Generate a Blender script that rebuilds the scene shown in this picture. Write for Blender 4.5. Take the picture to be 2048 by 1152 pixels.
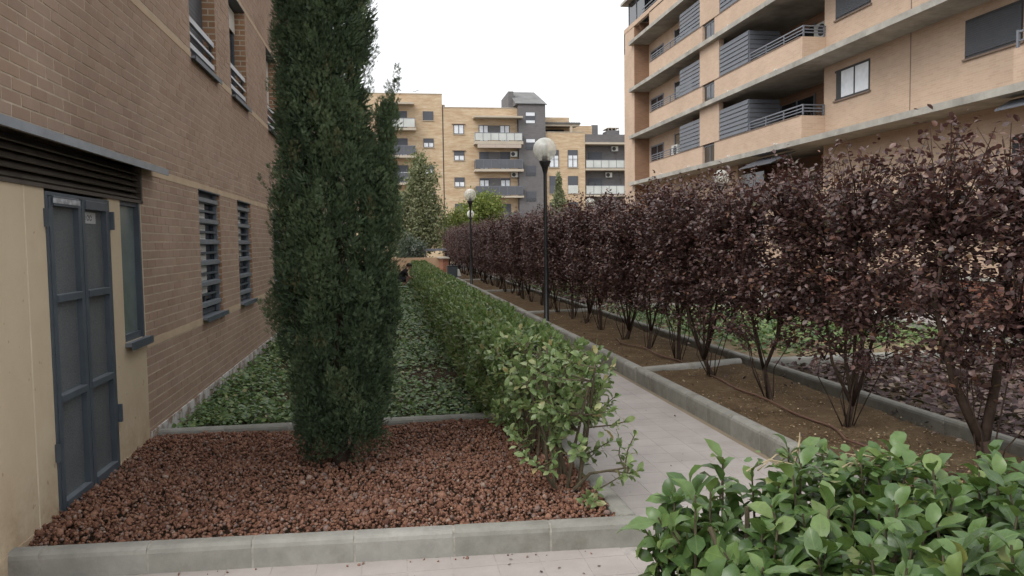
import bpy, math, random
import numpy as np
from mathutils import Vector, Matrix

for o in list(bpy.data.objects): bpy.data.objects.remove(o)
scene = bpy.context.scene
COL = scene.collection
rng = np.random.default_rng(7)
random.seed(7)
R = math.radians

# ------------------------------------------------------------------ camera
F_PX, S_ROLL, EYE = 1550.0, 0.014, 1.6
pitch = math.atan(91.4 / F_PX); yaw = math.atan(243.8 / (F_PX / math.cos(pitch))); cr = math.sqrt(1 - S_ROLL ** 2)
FW = np.array([math.sin(yaw) * math.cos(pitch), math.cos(yaw) * math.cos(pitch), -math.sin(pitch)])
R0 = np.array([math.cos(yaw), -math.sin(yaw), 0.0]); U0 = np.cross(R0, FW)
RT = R0 * cr - U0 * S_ROLL; UP = R0 * S_ROLL + U0 * cr
CAM = np.array([0, 0, EYE])
cam = bpy.data.cameras.new('camera'); cam.sensor_width = 36; cam.lens = F_PX / 2048 * 36
cam.clip_start = 0.05; cam.clip_end = 3000
camo = bpy.data.objects.new('camera', cam); COL.objects.link(camo)
camo.matrix_world = Matrix(((RT[0], UP[0], -FW[0], 0), (RT[1], UP[1], -FW[1], 0), (RT[2], UP[2], -FW[2], EYE), (0, 0, 0, 1)))
scene.camera = camo

def view(P):
    """pixel position (2048 wide) and depth of world points, used only to choose which pieces show largest"""
    q = np.asarray(P, float) - CAM; w = q @ FW
    w = np.where(np.abs(w) < 1e-3, 1e-3, w)
    return 1024 + F_PX * (q @ RT) / w, 576 - F_PX * (q @ UP) / w, w

# ------------------------------------------------------------------ sky, sun, exposure
SUN_EL, SUN_AZ = R(46), R(232)          # azimuth clockwise from +Y: behind the camera, over the left shoulder
world = bpy.data.worlds.new('World'); scene.world = world; world.use_nodes = True
wn = world.node_tree; wn.nodes.clear()
sky = wn.nodes.new('ShaderNodeTexSky'); sky.sky_type = 'NISHITA'; sky.sun_disc = False
sky.sun_elevation = SUN_EL; sky.sun_rotation = SUN_AZ; sky.dust_density = 6; sky.air_density = 1.0
hs = wn.nodes.new('ShaderNodeHueSaturation'); hs.inputs['Saturation'].default_value = 0.12
cm = wn.nodes.new('ShaderNodeMixRGB'); cm.inputs[0].default_value = 0.72; cm.inputs[2].default_value = (10.2, 10.35, 10.6, 1)
bg = wn.nodes.new('ShaderNodeBackground'); bg.inputs[1].default_value = 0.1
wo = wn.nodes.new('ShaderNodeOutputWorld')
wn.links.new(sky.outputs[0], hs.inputs['Color']); wn.links.new(hs.outputs[0], cm.inputs[1])
wn.links.new(cm.outputs[0], bg.inputs[0]); wn.links.new(bg.outputs[0], wo.inputs[0])
sl = bpy.data.lights.new('sun', 'SUN'); sl.energy = 1.2; sl.angle = R(35); sl.color = (1, 0.96, 0.9)
so = bpy.data.objects.new('sun', sl); COL.objects.link(so)
sd = Vector((math.sin(SUN_AZ) * math.cos(SUN_EL), math.cos(SUN_AZ) * math.cos(SUN_EL), math.sin(SUN_EL)))
so.rotation_euler = sd.to_track_quat('Z', 'Y').to_euler(); so.location = (0, -5, 30)
vs = scene.view_settings; vs.view_transform = 'Standard'; vs.look = 'None'; vs.gamma = 1; vs.exposure = 0.6; vs.use_curve_mapping = False
scene.render.engine = 'CYCLES'
cy = scene.cycles
cy.use_denoising = True; cy.max_bounces = 7; cy.diffuse_bounces = 4; cy.glossy_bounces = 3; cy.transmission_bounces = 4
cy.transparent_max_bounces = 8; cy.use_adaptive_sampling = True; cy.adaptive_threshold = 0.02
cy.caustics_reflective = False; cy.caustics_refractive = False

# ------------------------------------------------------------------ materials
class NT:
    def __init__(s, name):
        s.m = bpy.data.materials.new(name); s.m.use_nodes = True; s.t = s.m.node_tree; s.t.nodes.clear()
        s.out = s.n('ShaderNodeOutputMaterial')
    def n(s, t, **k):
        x = s.t.nodes.new(t)
        for a, b in k.items(): setattr(x, a, b)
        return x
    def l(s, a, b): s.t.links.new(a, b)
    def pos(s): return s.n('ShaderNodeNewGeometry').outputs['Position']
    def noise(s, scale, detail=4, vec=None, rough=.6):
        x = s.n('ShaderNodeTexNoise'); x.inputs['Scale'].default_value = scale; x.inputs['Detail'].default_value = detail
        x.inputs['Roughness'].default_value = rough
        s.l(vec if vec is not None else s.pos(), x.inputs['Vector']); return x.outputs['Fac']
    def ramp(s, fac, stops):
        x = s.n('ShaderNodeValToRGB'); e = x.color_ramp.elements
        while len(e) < len(stops): e.new(.5)
        for i, (p, c) in enumerate(stops): e[i].position = p; e[i].color = (*c, 1)
        s.l(fac, x.inputs[0]); return x.outputs[0]
    def mix(s, fac, a, b, mode='MIX'):
        x = s.n('ShaderNodeMixRGB', blend_type=mode)
        for i, v in enumerate((fac, a, b)):
            if hasattr(v, 'is_linked'): s.l(v, x.inputs[i])
            elif isinstance(v, (int, float)): x.inputs[i].default_value = v if i == 0 else (v, v, v, 1)
            else: x.inputs[i].default_value = (*v, 1)
        return x.outputs[0]
    def math(s, op, a, b=0.0):
        x = s.n('ShaderNodeMath', operation=op)
        for i, v in enumerate((a, b)):
            if hasattr(v, 'is_linked'): s.l(v, x.inputs[i])
            else: x.inputs[i].default_value = v
        return x.outputs[0]
    def rnd(s, src):
        if src == 'obj': return s.n('ShaderNodeObjectInfo').outputs['Random']
        x = s.n('ShaderNodeAttribute'); x.attribute_name = 'rnd'; return x.outputs['Fac']
    def bump(s, h, strength=.3, dist=.01):
        x = s.n('ShaderNodeBump'); x.inputs['Strength'].default_value = strength; x.inputs['Distance'].default_value = dist
        s.l(h, x.inputs['Height']); return x.outputs[0]
    def bsdf(s, col, rough=.8, spec=.3, metal=0, normal=None):
        b = s.n('ShaderNodeBsdfPrincipled')
        if hasattr(col, 'is_linked'): s.l(col, b.inputs['Base Color'])
        else: b.inputs['Base Color'].default_value = (*col, 1)
        if hasattr(rough, 'is_linked'): s.l(rough, b.inputs['Roughness'])
        else: b.inputs['Roughness'].default_value = rough
        b.inputs['Specular IOR Level'].default_value = spec; b.inputs['Metallic'].default_value = metal
        if normal is not None: s.l(normal, b.inputs['Normal'])
        return b.outputs[0]
    def done(s, sh): s.l(sh, s.out.inputs[0]); return s.m

def mul(c, k): return tuple(min(1, v * k) for v in c)

def plain(name, c, rough=.7, spec=.3, metal=0, var=.12, scale=6, bump=.15, fine=60, stain=None):
    """painted / cast surface with soft mottling, fine grain and optional stain colour"""
    t = NT(name)
    col = t.ramp(t.noise(scale, 5), [(.3, mul(c, 1 - var)), (.7, mul(c, 1 + var))])
    if stain:
        f = t.ramp(t.noise(scale * .37, 6, rough=.7), [(.5, (0, 0, 0)), (.72, (1, 1, 1))])
        col = t.mix(t.math('MULTIPLY', f, stain[1]), col, stain[0])
    h = t.noise(fine, 3)
    return t.done(t.bsdf(col, rough, spec, metal, t.bump(h, bump, .004)))

def leaf_mat(name, stops, src, rough=.45, spec=.4, trans=.25, tcol=None):
    t = NT(name)
    col = t.ramp(t.rnd(src), stops)
    col = t.mix(.35, col, t.ramp(t.noise(45, 2), [(.3, (.35, .35, .35)), (.7, (.75, .75, .75))]), 'OVERLAY')
    if src == 'obj':                                       # veins, blemishes and dull patches of a single leaf
        tc = t.n('ShaderNodeTexCoord'); sp = t.n('ShaderNodeSeparateXYZ'); t.l(tc.outputs['Object'], sp.inputs[0])
        ay = t.math('ABSOLUTE', sp.outputs[1])
        rib = t.math('LESS_THAN', ay, .022)
        wv = t.math('SINE', t.math('SUBTRACT', t.math('MULTIPLY', sp.outputs[0], 42), t.math('MULTIPLY', ay, 34)))
        side = t.math('GREATER_THAN', wv, .9)
        col = t.mix(t.math('MULTIPLY', t.math('MAXIMUM', rib, t.math('MULTIPLY', side, .35)), .45), col, mul(stops[-2][1], 1.25))
        sp2 = t.ramp(t.noise(38, 3, rough=.7), [(.70, (0, 0, 0)), (.75, (1, 1, 1))]); col = t.mix(t.math('MULTIPLY', sp2, .4), col, mul(stops[-1][1], .7))
        rough = t.ramp(t.noise(60, 3), [(.3, (rough - .1,) * 3), (.7, (rough + .2,) * 3)])
    b = t.bsdf(col, rough, spec)
    tr = t.n('ShaderNodeBsdfTranslucent')
    t.l(t.mix(.5, col, tcol or (.2, .3, .04)), tr.inputs[0])
    mx = t.n('ShaderNodeMixShader'); mx.inputs[0].default_value = trans
    t.l(b, mx.inputs[1]); t.l(tr.outputs[0], mx.inputs[2])
    return t.done(mx.outputs[0])

def brick_piece(name, stops, src):
    t = NT(name)
    col = t.ramp(t.rnd(src), stops)
    col = t.mix(.35, col, t.ramp(t.noise(9, 5), [(.25, (.38, .38, .38)), (.75, (.62, .62, .62))]), 'OVERLAY')
    col = t.mix(.35, col, t.ramp(t.noise(1.1, 5), [(.3, (.36, .35, .35)), (.7, (.62, .62, .63))]), 'OVERLAY')
    return t.done(t.bsdf(col, .86, .22, 0, t.bump(t.noise(120, 3), .35, .003)))

def brick_wall(name, c1, c2, cm_, axis, bw=.24, bh=.068, mortar=.007, streak=None, rough=.88):
    """far brickwork, courses too small to pick apart"""
    t = NT(name)
    sp = t.n('ShaderNodeSeparateXYZ'); t.l(t.pos(), sp.inputs[0])
    cb = t.n('ShaderNodeCombineXYZ'); t.l(sp.outputs[axis], cb.inputs[0]); t.l(sp.outputs[2], cb.inputs[1])
    b = t.n('ShaderNodeTexBrick'); t.l(cb.outputs[0], b.inputs['Vector'])
    b.inputs['Scale'].default_value = 1; b.inputs['Brick Width'].default_value = bw; b.inputs['Row Height'].default_value = bh
    b.inputs['Mortar Size'].default_value = mortar; b.inputs['Color1'].default_value = (*c1, 1); b.inputs['Color2'].default_value = (*c2, 1)
    b.inputs['Mortar'].default_value = (*cm_, 1); b.inputs['Bias'].default_value = 0
    col = b.outputs[0]
    col = t.mix(.45, col, t.ramp(t.noise(.7, 5), [(.3, (.4, .4, .4)), (.7, (.6, .6, .6))]), 'OVERLAY')
    if streak:
        mp = t.n('ShaderNodeMapping'); mp.inputs['Scale'].default_value = (1, 1, 5.5); t.l(t.pos(), mp.inputs[0])
        f = t.ramp(t.noise(.9, 5, mp.outputs[0], .7), [(.36, (0, 0, 0)), (.62, (1, 1, 1))])
        col = t.mix(t.math('MULTIPLY', f, .75), col, streak)
    return t.done(t.bsdf(col, rough, .2, 0, t.bump(b.outputs[1], -.25, .004)))

def glass_mat(name, c, rough=.06, spec=.7):
    t = NT(name)
    return t.done(t.bsdf(t.ramp(t.noise(2.2, 2), [(.35, mul(c, .7)), (.65, mul(c, 1.3))]), rough, spec))

M = {}
BR = [(0, (.295, .200, .148)), (.3, (.322, .226, .170)), (.62, (.340, .243, .186)), (.85, (.335, .234, .172)), (1, (.305, .216, .164))]
M['brick'] = brick_piece('brick_brown', BR, 'obj')
M['brick_m'] = brick_piece('brick_brown_mass', BR, 'attr')
M['mortar'] = plain('mortar', (.46, .385, .295), .95, .1, var=.15, scale=14, bump=.4)
M['brick_far_wall'] = brick_wall('brown_brickwork', (.275, .192, .142), (.33, .236, .175), (.44, .38, .31), 1)
M['jamb'] = brick_wall('lit_jamb_brickwork', (.27, .15, .085), (.34, .20, .12), (.42, .36, .29), 0)  # warm light on the window reveals is put into this orange brick colour
M['band'] = plain('stone_band', (.47, .36, .25), .85, .2, var=.1, scale=5, stain=((.30, .22, .15), .3))
M['cream'] = plain('cream_render', (.55, .455, .325), .92, .15, var=.05, scale=2.2, bump=.5, fine=160, stain=((.42, .32, .21), .4))
t = NT('cream_render_wall')
c = t.ramp(t.noise(2.2, 5), [(.3, (.52, .43, .305)), (.7, (.575, .48, .345))])
c = t.mix(t.math('MULTIPLY', t.ramp(t.noise(.8, 6, rough=.7), [(.48, (0, 0, 0)), (.7, (1, 1, 1))]), .45), c, (.43, .33, .22))
sp = t.n('ShaderNodeSeparateXYZ'); t.l(t.pos(), sp.inputs[0])
mr_ = t.n('ShaderNodeMapRange'); t.l(sp.outputs[2], mr_.inputs[0]); mr_.inputs[1].default_value = .6; mr_.inputs[2].default_value = .08
f = t.math('MULTIPLY', mr_.outputs[0], t.ramp(t.noise(5, 6, rough=.75), [(.36, (0, 0, 0)), (.66, (1, 1, 1))]))
c = t.mix(t.math('MULTIPLY', f, .75), c, (.30, .19, .11))
c = t.mix(t.math('MULTIPLY', t.ramp(t.noise(17, 2), [(.70, (0, 0, 0)), (.73, (1, 1, 1))]), .5), c, (.25, .18, .12))
M['cream'] = t.done(t.bsdf(c, .93, .12, 0, t.bump(t.noise(150, 4), .5, .004)))
M['cream_joint'] = plain('render_joint', (.62, .53, .40), .9, .15)
M['steel'] = plain('slate_blue_paint', (.066, .082, .100), .5, .4, var=.15, scale=7, bump=.06)
M['steel_light'] = plain('worn_grey_paint', (.150, .168, .190), .42, .5, var=.2, scale=9, bump=.06)
M['alu'] = plain('aluminium_rail', (.34, .35, .37), .4, .5, .3, var=.1, scale=4, bump=.03)
M['louvre'] = plain('louvre_brown', (.075, .062, .050), .6, .3, var=.2, scale=9)
M['foil'] = plain('foil_strip', (.42, .47, .53), .22, .6, .5, var=.5, scale=22, bump=.6, fine=25)
t = NT('door_mesh'); vv = t.n('ShaderNodeTexVoronoi'); vv.inputs['Scale'].default_value = 180; t.l(t.pos(), vv.inputs['Vector'])
col = t.mix(t.ramp(vv.outputs[0], [(.25, (0, 0, 0)), (.5, (1, 1, 1))]), (.045, .05, .055), (.125, .135, .14))
col = t.mix(.5, col, t.ramp(t.noise(3, 4), [(.3, (.38, .38, .38)), (.7, (.6, .6, .6))]), 'OVERLAY')
M['door_mesh'] = t.done(t.bsdf(col, .65, .3))
M['frosted'] = plain('frosted_glass', (.155, .195, .188), .18, .6, var=.25, scale=2.5, bump=.02)
M['glass_dark'] = glass_mat('dark_glass', (.022, .026, .032))
M['blind'] = plain('grey_shutter', (.58, .57, .53), .6, .3, var=.08)
M['blind_dark'] = plain('dark_shutter', (.060, .064, .074), .55, .35, var=.1, scale=3)
M['curtain'] = plain('white_curtain_pane', (.66, .69, .73), .25, .5, var=.12, scale=3, bump=.02)
M['paper'] = plain('paper', (.42, .43, .43), .8, .2, var=.08)
M['ink'] = plain('ink', (.05, .05, .06), .8, .2)
M['base_white'] = None
t = NT('flaking_whitewash'); f = t.ramp(t.noise(7, 6, rough=.75), [(.42, (0, 0, 0)), (.55, (1, 1, 1))])
M['base_white'] = t.done(t.bsdf(t.mix(f, (.26, .19, .14), (.58, .57, .55)), .9, .2, 0, t.bump(f, .5, .01)))
M['kerb'] = plain('kerb_concrete', (.285, .270, .235), .9, .2, var=.16, scale=5, bump=.5, fine=110, stain=((.15, .135, .11), .6))
t = NT('kerb_stone_concrete'); c = t.ramp(t.rnd('obj'), [(0, (.235, .230, .203)), (.5, (.262, .256, .228)), (1, (.290, .284, .258))])
c = t.mix(.6, c, t.ramp(t.noise(6, 6, rough=.7), [(.28, (.3, .3, .3)), (.72, (.64, .64, .64))]), 'OVERLAY')
f = t.ramp(t.noise(2.3, 6, rough=.7), [(.52, (0, 0, 0)), (.72, (1, 1, 1))])
c = t.mix(t.math('MULTIPLY', f, .72), c, (.13, .11, .085))
M['kerb'] = t.done(t.bsdf(c, .92, .18, 0, t.bump(t.noise(130, 4), .5, .003)))
M['joint'] = plain('kerb_joint', (.30, .285, .25), .95, .1, var=.2, scale=30)
TS = [(0, (.350, .315, .295)), (.5, (.359, .324, .304)), (1, (.369, .334, .314))]
def tile_mat(name, src):
    t = NT(name); c = t.ramp(t.rnd(src), TS)
    c = t.mix(.5, c, t.ramp(t.noise(2.5, 6, rough=.7), [(.25, (.33, .32, .31)), (.7, (.6, .6, .6))]), 'OVERLAY')
    f = t.ramp(t.noise(26, 4, rough=.7), [(.66, (0, 0, 0)), (.78, (1, 1, 1))])
    c = t.mix(t.math('MULTIPLY', f, .35), c, (.2, .14, .11))
    return t.done(t.bsdf(c, .72, .3, 0, t.bump(t.noise(90, 3), .2, .003)))
M['tile'] = tile_mat('paving_tile', 'obj'); M['tile_m'] = tile_mat('paving_tile_mass', 'attr')
M['grout'] = plain('paving_grout', (.36, .33, .31), .95, .1, var=.2, scale=20)
M['ground'] = plain('dusty_ground', (.22, .18, .13), .95, .1, var=.25, scale=.6, bump=.5, fine=30)
def soil_mat(name, c, c2):
    t = NT(name)
    col = t.ramp(t.noise(3, 8, rough=.75), [(.3, mul(c, .65)), (.5, c), (.72, c2)])
    sp = t.ramp(t.noise(55, 3), [(.62, (0, 0, 0)), (.72, (1, 1, 1))])
    col = t.mix(t.math('MULTIPLY', sp, .4), col, mul(c2, 1.5))
    h = t.mix(.5, t.noise(18, 6), t.noise(80, 4))
    return t.done(t.bsdf(col, .97, .08, 0, t.bump(h, .9, .03)))
M['soil'] = soil_mat('brown_soil', (.108, .074, .044), (.168, .125, .075))
M['soil_dark'] = soil_mat('dark_soil', (.075, .052, .036), (.11, .08, .055))
M['sand'] = soil_mat('sandy_soil', (.26, .20, .13), (.36, .28, .19))
M['crumb'] = leaf_mat('soil_crumbs', [(0, (.08, .05, .03)), (.6, (.17, .11, .065)), (.9, (.30, .23, .14)), (1, (.42, .36, .25))], 'attr', .95, .1, .05)
t = NT('lava_stone')
c = t.ramp(t.rnd('attr'), [(0, (.105, .052, .037)), (.25, (.172, .086, .057)), (.55, (.224, .114, .075)), (.80, (.268, .149, .103)), (.95, (.19, .138, .122)), (1, (.33, .245, .195))])
c = t.mix(.6, c, t.ramp(t.noise(90, 4, rough=.8), [(.3, (.26, .25, .25)), (.7, (.7, .7, .7))]), 'OVERLAY')
M['lava'] = t.done(t.bsdf(c, .93, .15, 0, t.bump(t.noise(160, 4), .8, .006)))
M['black'] = plain('black_paint', (.012, .012, .013), .38, .45, var=.3, scale=12, bump=.08)
M['wood'] = plain('bark_brown', (.050, .034, .026), .9, .15, var=.3, scale=22, bump=.8, fine=70)
M['wood_green'] = plain('green_brown_bark', (.085, .070, .045), .85, .2, var=.3, scale=25, bump=.5)
M['twig_pale'] = plain('dry_pale_twig', (.38, .31, .20), .8, .2, var=.2, scale=20)
M['hose'] = plain('brown_hose', (.115, .062, .045), .6, .3, var=.2, scale=8)
CY = [(0, (.032, .050, .029)), (.5, (.060, .090, .049)), (.85, (.090, .128, .065)), (.97, (.112, .146, .072)), (1, (.11, .08, .04))]
M['cypress'] = leaf_mat('cypress_green', CY, 'attr', .6, .25, .12)
LA = [(0, (.046, .088, .029)), (.45, (.074, .134, .040)), (.8, (.108, .174, .054)), (.96, (.15, .21, .066)), (1, (.22, .22, .07))]
M['laurel'] = leaf_mat('laurel_leaf_green', LA, 'obj', .34, .5, .22); M['laurel_m'] = leaf_mat('laurel_leaf_green_mass', LA, 'attr', .34, .5, .22)
HE = [(0, (.085, .130, .047)), (.4, (.140, .205, .075)), (.75, (.202, .272, .112)), (.93, (.28, .33, .155)), (1, (.32, .25, .115))]
M['hedge'] = leaf_mat('hedge_leaf_green', HE, 'obj', .34, .5, .28); M['hedge_m'] = leaf_mat('hedge_leaf_green_mass', HE, 'attr', .34, .5, .28)
PU = [(0, (.044, .026, .025)), (.35, (.083, .049, .046)), (.7, (.119, .071, .065)), (.9, (.148, .082, .064)), (.97, (.18, .092, .052)), (1, (.075, .086, .046))]
M['purple'] = leaf_mat('purple_leaf', PU, 'obj', .36, .5, .16, (.16, .03, .02)); M['purple_m'] = leaf_mat('purple_leaf_mass', PU, 'attr', .36, .5, .16, (.16, .03, .02))
IV = [(0, (.050, .092, .034)), (.45, (.092, .158, .055)), (.8, (.142, .212, .074)), (.96, (.21, .26, .10)), (1, (.31, .25, .14))]
M['ivy'] = leaf_mat('ivy_green', IV, 'attr', .45, .4, .2)
LI = [(0, (.035, .022, .024)), (.5, (.075, .048, .048)), (.85, (.13, .090, .082)), (1, (.22, .17, .13))]
M['litter'] = leaf_mat('fallen_leaf', LI, 'attr', .7, .3, .05)
M['olive'] = leaf_mat('grey_green_leaf', [(0, (.11, .125, .070)), (.5, (.175, .19, .11)), (1, (.28, .28, .165))], 'attr', .6, .25, .25)
M['limegreen'] = leaf_mat('bright_green_leaf', [(0, (.105, .140, .035)), (.5, (.17, .21, .058)), (1, (.28, .29, .09))], 'attr', .5, .3, .35)
M['greybush'] = leaf_mat('grey_bush_leaf', [(0, (.055, .070, .058)), (1, (.14, .16, .135))], 'attr', .6, .25, .2)
# right and far buildings
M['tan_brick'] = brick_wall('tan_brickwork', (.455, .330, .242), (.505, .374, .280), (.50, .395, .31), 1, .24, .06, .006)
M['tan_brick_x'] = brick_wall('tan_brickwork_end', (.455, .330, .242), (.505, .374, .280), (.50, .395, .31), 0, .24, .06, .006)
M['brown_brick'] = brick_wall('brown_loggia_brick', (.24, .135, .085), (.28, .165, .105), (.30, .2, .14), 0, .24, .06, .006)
M['slab'] = plain('weathered_slab', (.36, .345, .31), .9, .15, var=.22, scale=1.6, bump=.4, stain=((.14, .14, .125), .6))
M['screen'] = plain('screen_grey', (.115, .125, .145), .5, .4, var=.08, scale=2)
M['rail'] = plain('railing_grey', (.15, .16, .185), .45, .4, var=.08)
M['coping'] = plain('coping_brown', (.20, .15, .12), .85, .2)
M['white_plastic'] = plain('white_plastic', (.60, .60, .57), .5, .35, var=.05)
M['fan'] = plain('dark_fan_grille', (.05, .05, .052), .6, .3)
M['yel'] = brick_wall('yellow_mottled_brick', (.51, .40, .27), (.58, .47, .33), (.54, .45, .335), 0, .28, .07, .008, (.40, .265, .16))
M['yel_side'] = brick_wall('yellow_mottled_brick_side', (.51, .40, .27), (.58, .47, .33), (.54, .45, .335), 1, .28, .07, .008, (.40, .265, .16))
M['grey_brick'] = brick_wall('grey_brick', (.125, .120, .125), (.155, .148, .15), (.16, .155, .155), 0, .28, .07, .008)
M['rooftile'] = plain('grey_roof_tile', (.20, .20, .20), .8, .2, var=.15, scale=1.2)
M['concrete_pale'] = plain('pale_concrete', (.44, .39, .32), .85, .2, var=.08, scale=1)
M['balc_glass'] = plain('milky_balcony_glass', (.50, .52, .50), .2, .5, var=.12, scale=.8)
M['balc_grey'] = plain('grey_balcony_panel', (.085, .09, .105), .35, .5, var=.12, scale=.8)
M['awning'] = plain('folded_awning', (.42, .36, .31), .8, .2, var=.08)
M['shutter_far'] = plain('grey_blue_shutter', (.085, .09, .105), .6, .3, var=.06)
M['orange_wall'] = plain('orange_render', (.40, .28, .185), .9, .15, var=.12, scale=1.5)
M['red_brick'] = brick_wall('red_brickwork', (.24, .09, .055), (.30, .12, .07), (.32, .22, .16), 0, .24, .065)
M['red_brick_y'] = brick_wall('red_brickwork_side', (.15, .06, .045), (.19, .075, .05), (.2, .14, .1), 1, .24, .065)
M['asphalt'] = plain('asphalt', (.06, .06, .06), .9, .2, var=.2, scale=2)
M['bin'] = plain('bin_grey', (.055, .065, .075), .5, .4, var=.1)
M['skin'] = plain('skin', (.40, .24, .17), .6, .35, var=.06); M['shirt'] = plain('black_shirt', (.022, .019, .021), .9, .15, var=.2)
M['shorts'] = plain('dark_shorts', (.035, .033, .04), .9, .15); M['shoe'] = plain('pale_shoes', (.45, .38, .28), .7, .2); M['hair'] = plain('dark_hair', (.02, .014, .01), .6, .3)
M['sheet'] = plain('pale_plastic_sheet', (.50, .54, .58), .35, .4, var=.15, scale=9)
# clear lamp globe: thin yellowed plastic
t = NT('globe_plastic'); tr = t.n('ShaderNodeBsdfTransparent'); tr.inputs[0].default_value = (.96, .96, .93, 1)
g = t.bsdf((.80, .81, .76), .12, .6); lw = t.n('ShaderNodeLayerWeight'); lw.inputs[0].default_value = .35
f = t.math('ADD', t.math('MULTIPLY', lw.outputs['Facing'], .45), t.math('MULTIPLY', t.noise(5, 3), .62))
mx = t.n('ShaderNodeMixShader'); t.l(f, mx.inputs[0]); t.l(tr.outputs[0], mx.inputs[1]); t.l(g, mx.inputs[2]); M['globe'] = t.done(mx.outputs[0])
M['reflector'] = plain('lamp_louvre_metal', (.55, .55, .50), .25, .5, .7, var=.1)

# ------------------------------------------------------------------ builders
def root_of(o):
    while o.parent: o = o.parent
    return o

def link(name, me, mat, parent=None, loc=(0, 0, 0)):
    o = bpy.data.objects.new(name, me); COL.objects.link(o)
    if mat is not None and len(me.materials) == 0: me.materials.append(mat)
    o.location = loc
    if parent: o.parent = parent
    return o

def tag(o, label, cat, group=None, kind=None):
    o['label'] = label
    if cat: o['category'] = cat
    if group: o['group'] = group
    if kind: o['kind'] = kind
    return o

def empty(name, loc=(0, 0, 0), label=None, cat=None, group=None, kind=None):
    o = bpy.data.objects.new(name, None); COL.objects.link(o); o.location = loc; o.empty_display_size = .1
    if label: tag(o, label, cat, group)
    if kind: o['kind'] = kind
    return o

def np_mesh(name, V, Fc, rnd=None, smooth=False):
    V = np.ascontiguousarray(V, np.float32); Fc = np.ascontiguousarray(Fc, np.int32)
    me = bpy.data.meshes.new(name); k = Fc.shape[1]
    me.vertices.add(len(V)); me.vertices.foreach_set('co', V.ravel())
    me.loops.add(Fc.size); me.loops.foreach_set('vertex_index', Fc.ravel())
    me.polygons.add(len(Fc)); me.polygons.foreach_set('loop_start', np.arange(0, Fc.size, k, dtype=np.int32))
    if smooth: me.polygons.foreach_set('use_smooth', np.ones(len(Fc), bool))
    if rnd is not None:
        a = me.attributes.new('rnd', 'FLOAT', 'FACE'); a.data.foreach_set('value', np.ascontiguousarray(rnd, np.float32))
    me.update(calc_edges=True); return me

class MB:
    def __init__(s): s.v = []; s.f = []; s.sm = False
    def box(s, x0, x1, y0, y1, z0, z1):
        n = len(s.v)
        s.v += [(x, y, z) for z in (z0, z1) for x, y in ((x0, y0), (x1, y0), (x1, y1), (x0, y1))]
        s.f += [tuple(n + i for i in q) for q in ((3, 2, 1, 0), (4, 5, 6, 7), (0, 1, 5, 4), (1, 2, 6, 5), (2, 3, 7, 6), (3, 0, 4, 7))]
        return s
    def poly_prism(s, pts, fn0, fn1):
        """prism between two maps of a 2-D outline"""
        n = len(s.v); m = len(pts)
        s.v += [fn0(*p) for p in pts] + [fn1(*p) for p in pts]
        s.f += [tuple(n + i for i in range(m))[::-1], tuple(n + m + i for i in range(m))]
        s.f += [(n + i, n + (i + 1) % m, n + m + (i + 1) % m, n + m + i) for i in range(m)]
        return s
    def tube(s, pts, rad, sides=6, cap=True):
        pts = [Vector(p) for p in pts]; n0 = len(s.v); a = None
        for i, p in enumerate(pts):
            d = (pts[min(i + 1, len(pts) - 1)] - pts[max(i - 1, 0)]).normalized()
            if a is None: a = d.orthogonal().normalized()
            a = (a - d * a.dot(d)).normalized(); b = d.cross(a)
            r = rad[i] if hasattr(rad, '__len__') else rad
            for k in range(sides):
                w = 2 * math.pi * k / sides; s.v.append(tuple(p + (a * math.cos(w) + b * math.sin(w)) * r))
        for i in range(len(pts) - 1):
            for k in range(sides):
                q = n0 + i * sides; s.f.append((q + k, q + (k + 1) % sides, q + sides + (k + 1) % sides, q + sides + k))
        if cap:
            s.f.append(tuple(n0 + k for k in range(sides))[::-1]); q = n0 + (len(pts) - 1) * sides; s.f.append(tuple(q + k for k in range(sides)))
        return s
    def lathe(s, prof, cx, cy_, sides=16):
        n0 = len(s.v)
        for r, z in prof:
            for k in range(sides):
                w = 2 * math.pi * k / sides; s.v.append((cx + r * math.cos(w), cy_ + r * math.sin(w), z))
        for i in range(len(prof) - 1):
            for k in range(sides):
                q = n0 + i * sides; s.f.append((q + k, q + (k + 1) % sides, q + sides + (k + 1) % sides, q + sides + k))
        return s
    def build(s, name, mat, parent=None, smooth=False, origin=None):
        V = np.array(s.v, float)
        if parent is not None: off = np.array(root_of(parent).location)
        else: off = np.array(origin) if origin is not None else np.array([(V[:, 0].min() + V[:, 0].max()) / 2, (V[:, 1].min() + V[:, 1].max()) / 2, V[:, 2].min()])
        me = bpy.data.meshes.new(name); me.from_pydata((V - off).tolist(), [], s.f)
        if smooth: me.polygons.foreach_set('use_smooth', [True] * len(me.polygons))
        me.update()
        return link(name, me, mat, parent, (0, 0, 0) if parent is not None else tuple(off))

def B(name, mat, parent, *boxes):
    m = MB()
    for b in boxes: m.box(*b)
    return m.build(name, mat, parent)

def structure(o): o['kind'] = 'structure'; return o

def norm(a): return a / np.maximum(np.linalg.norm(a, axis=-1, keepdims=True), 1e-9)

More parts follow.
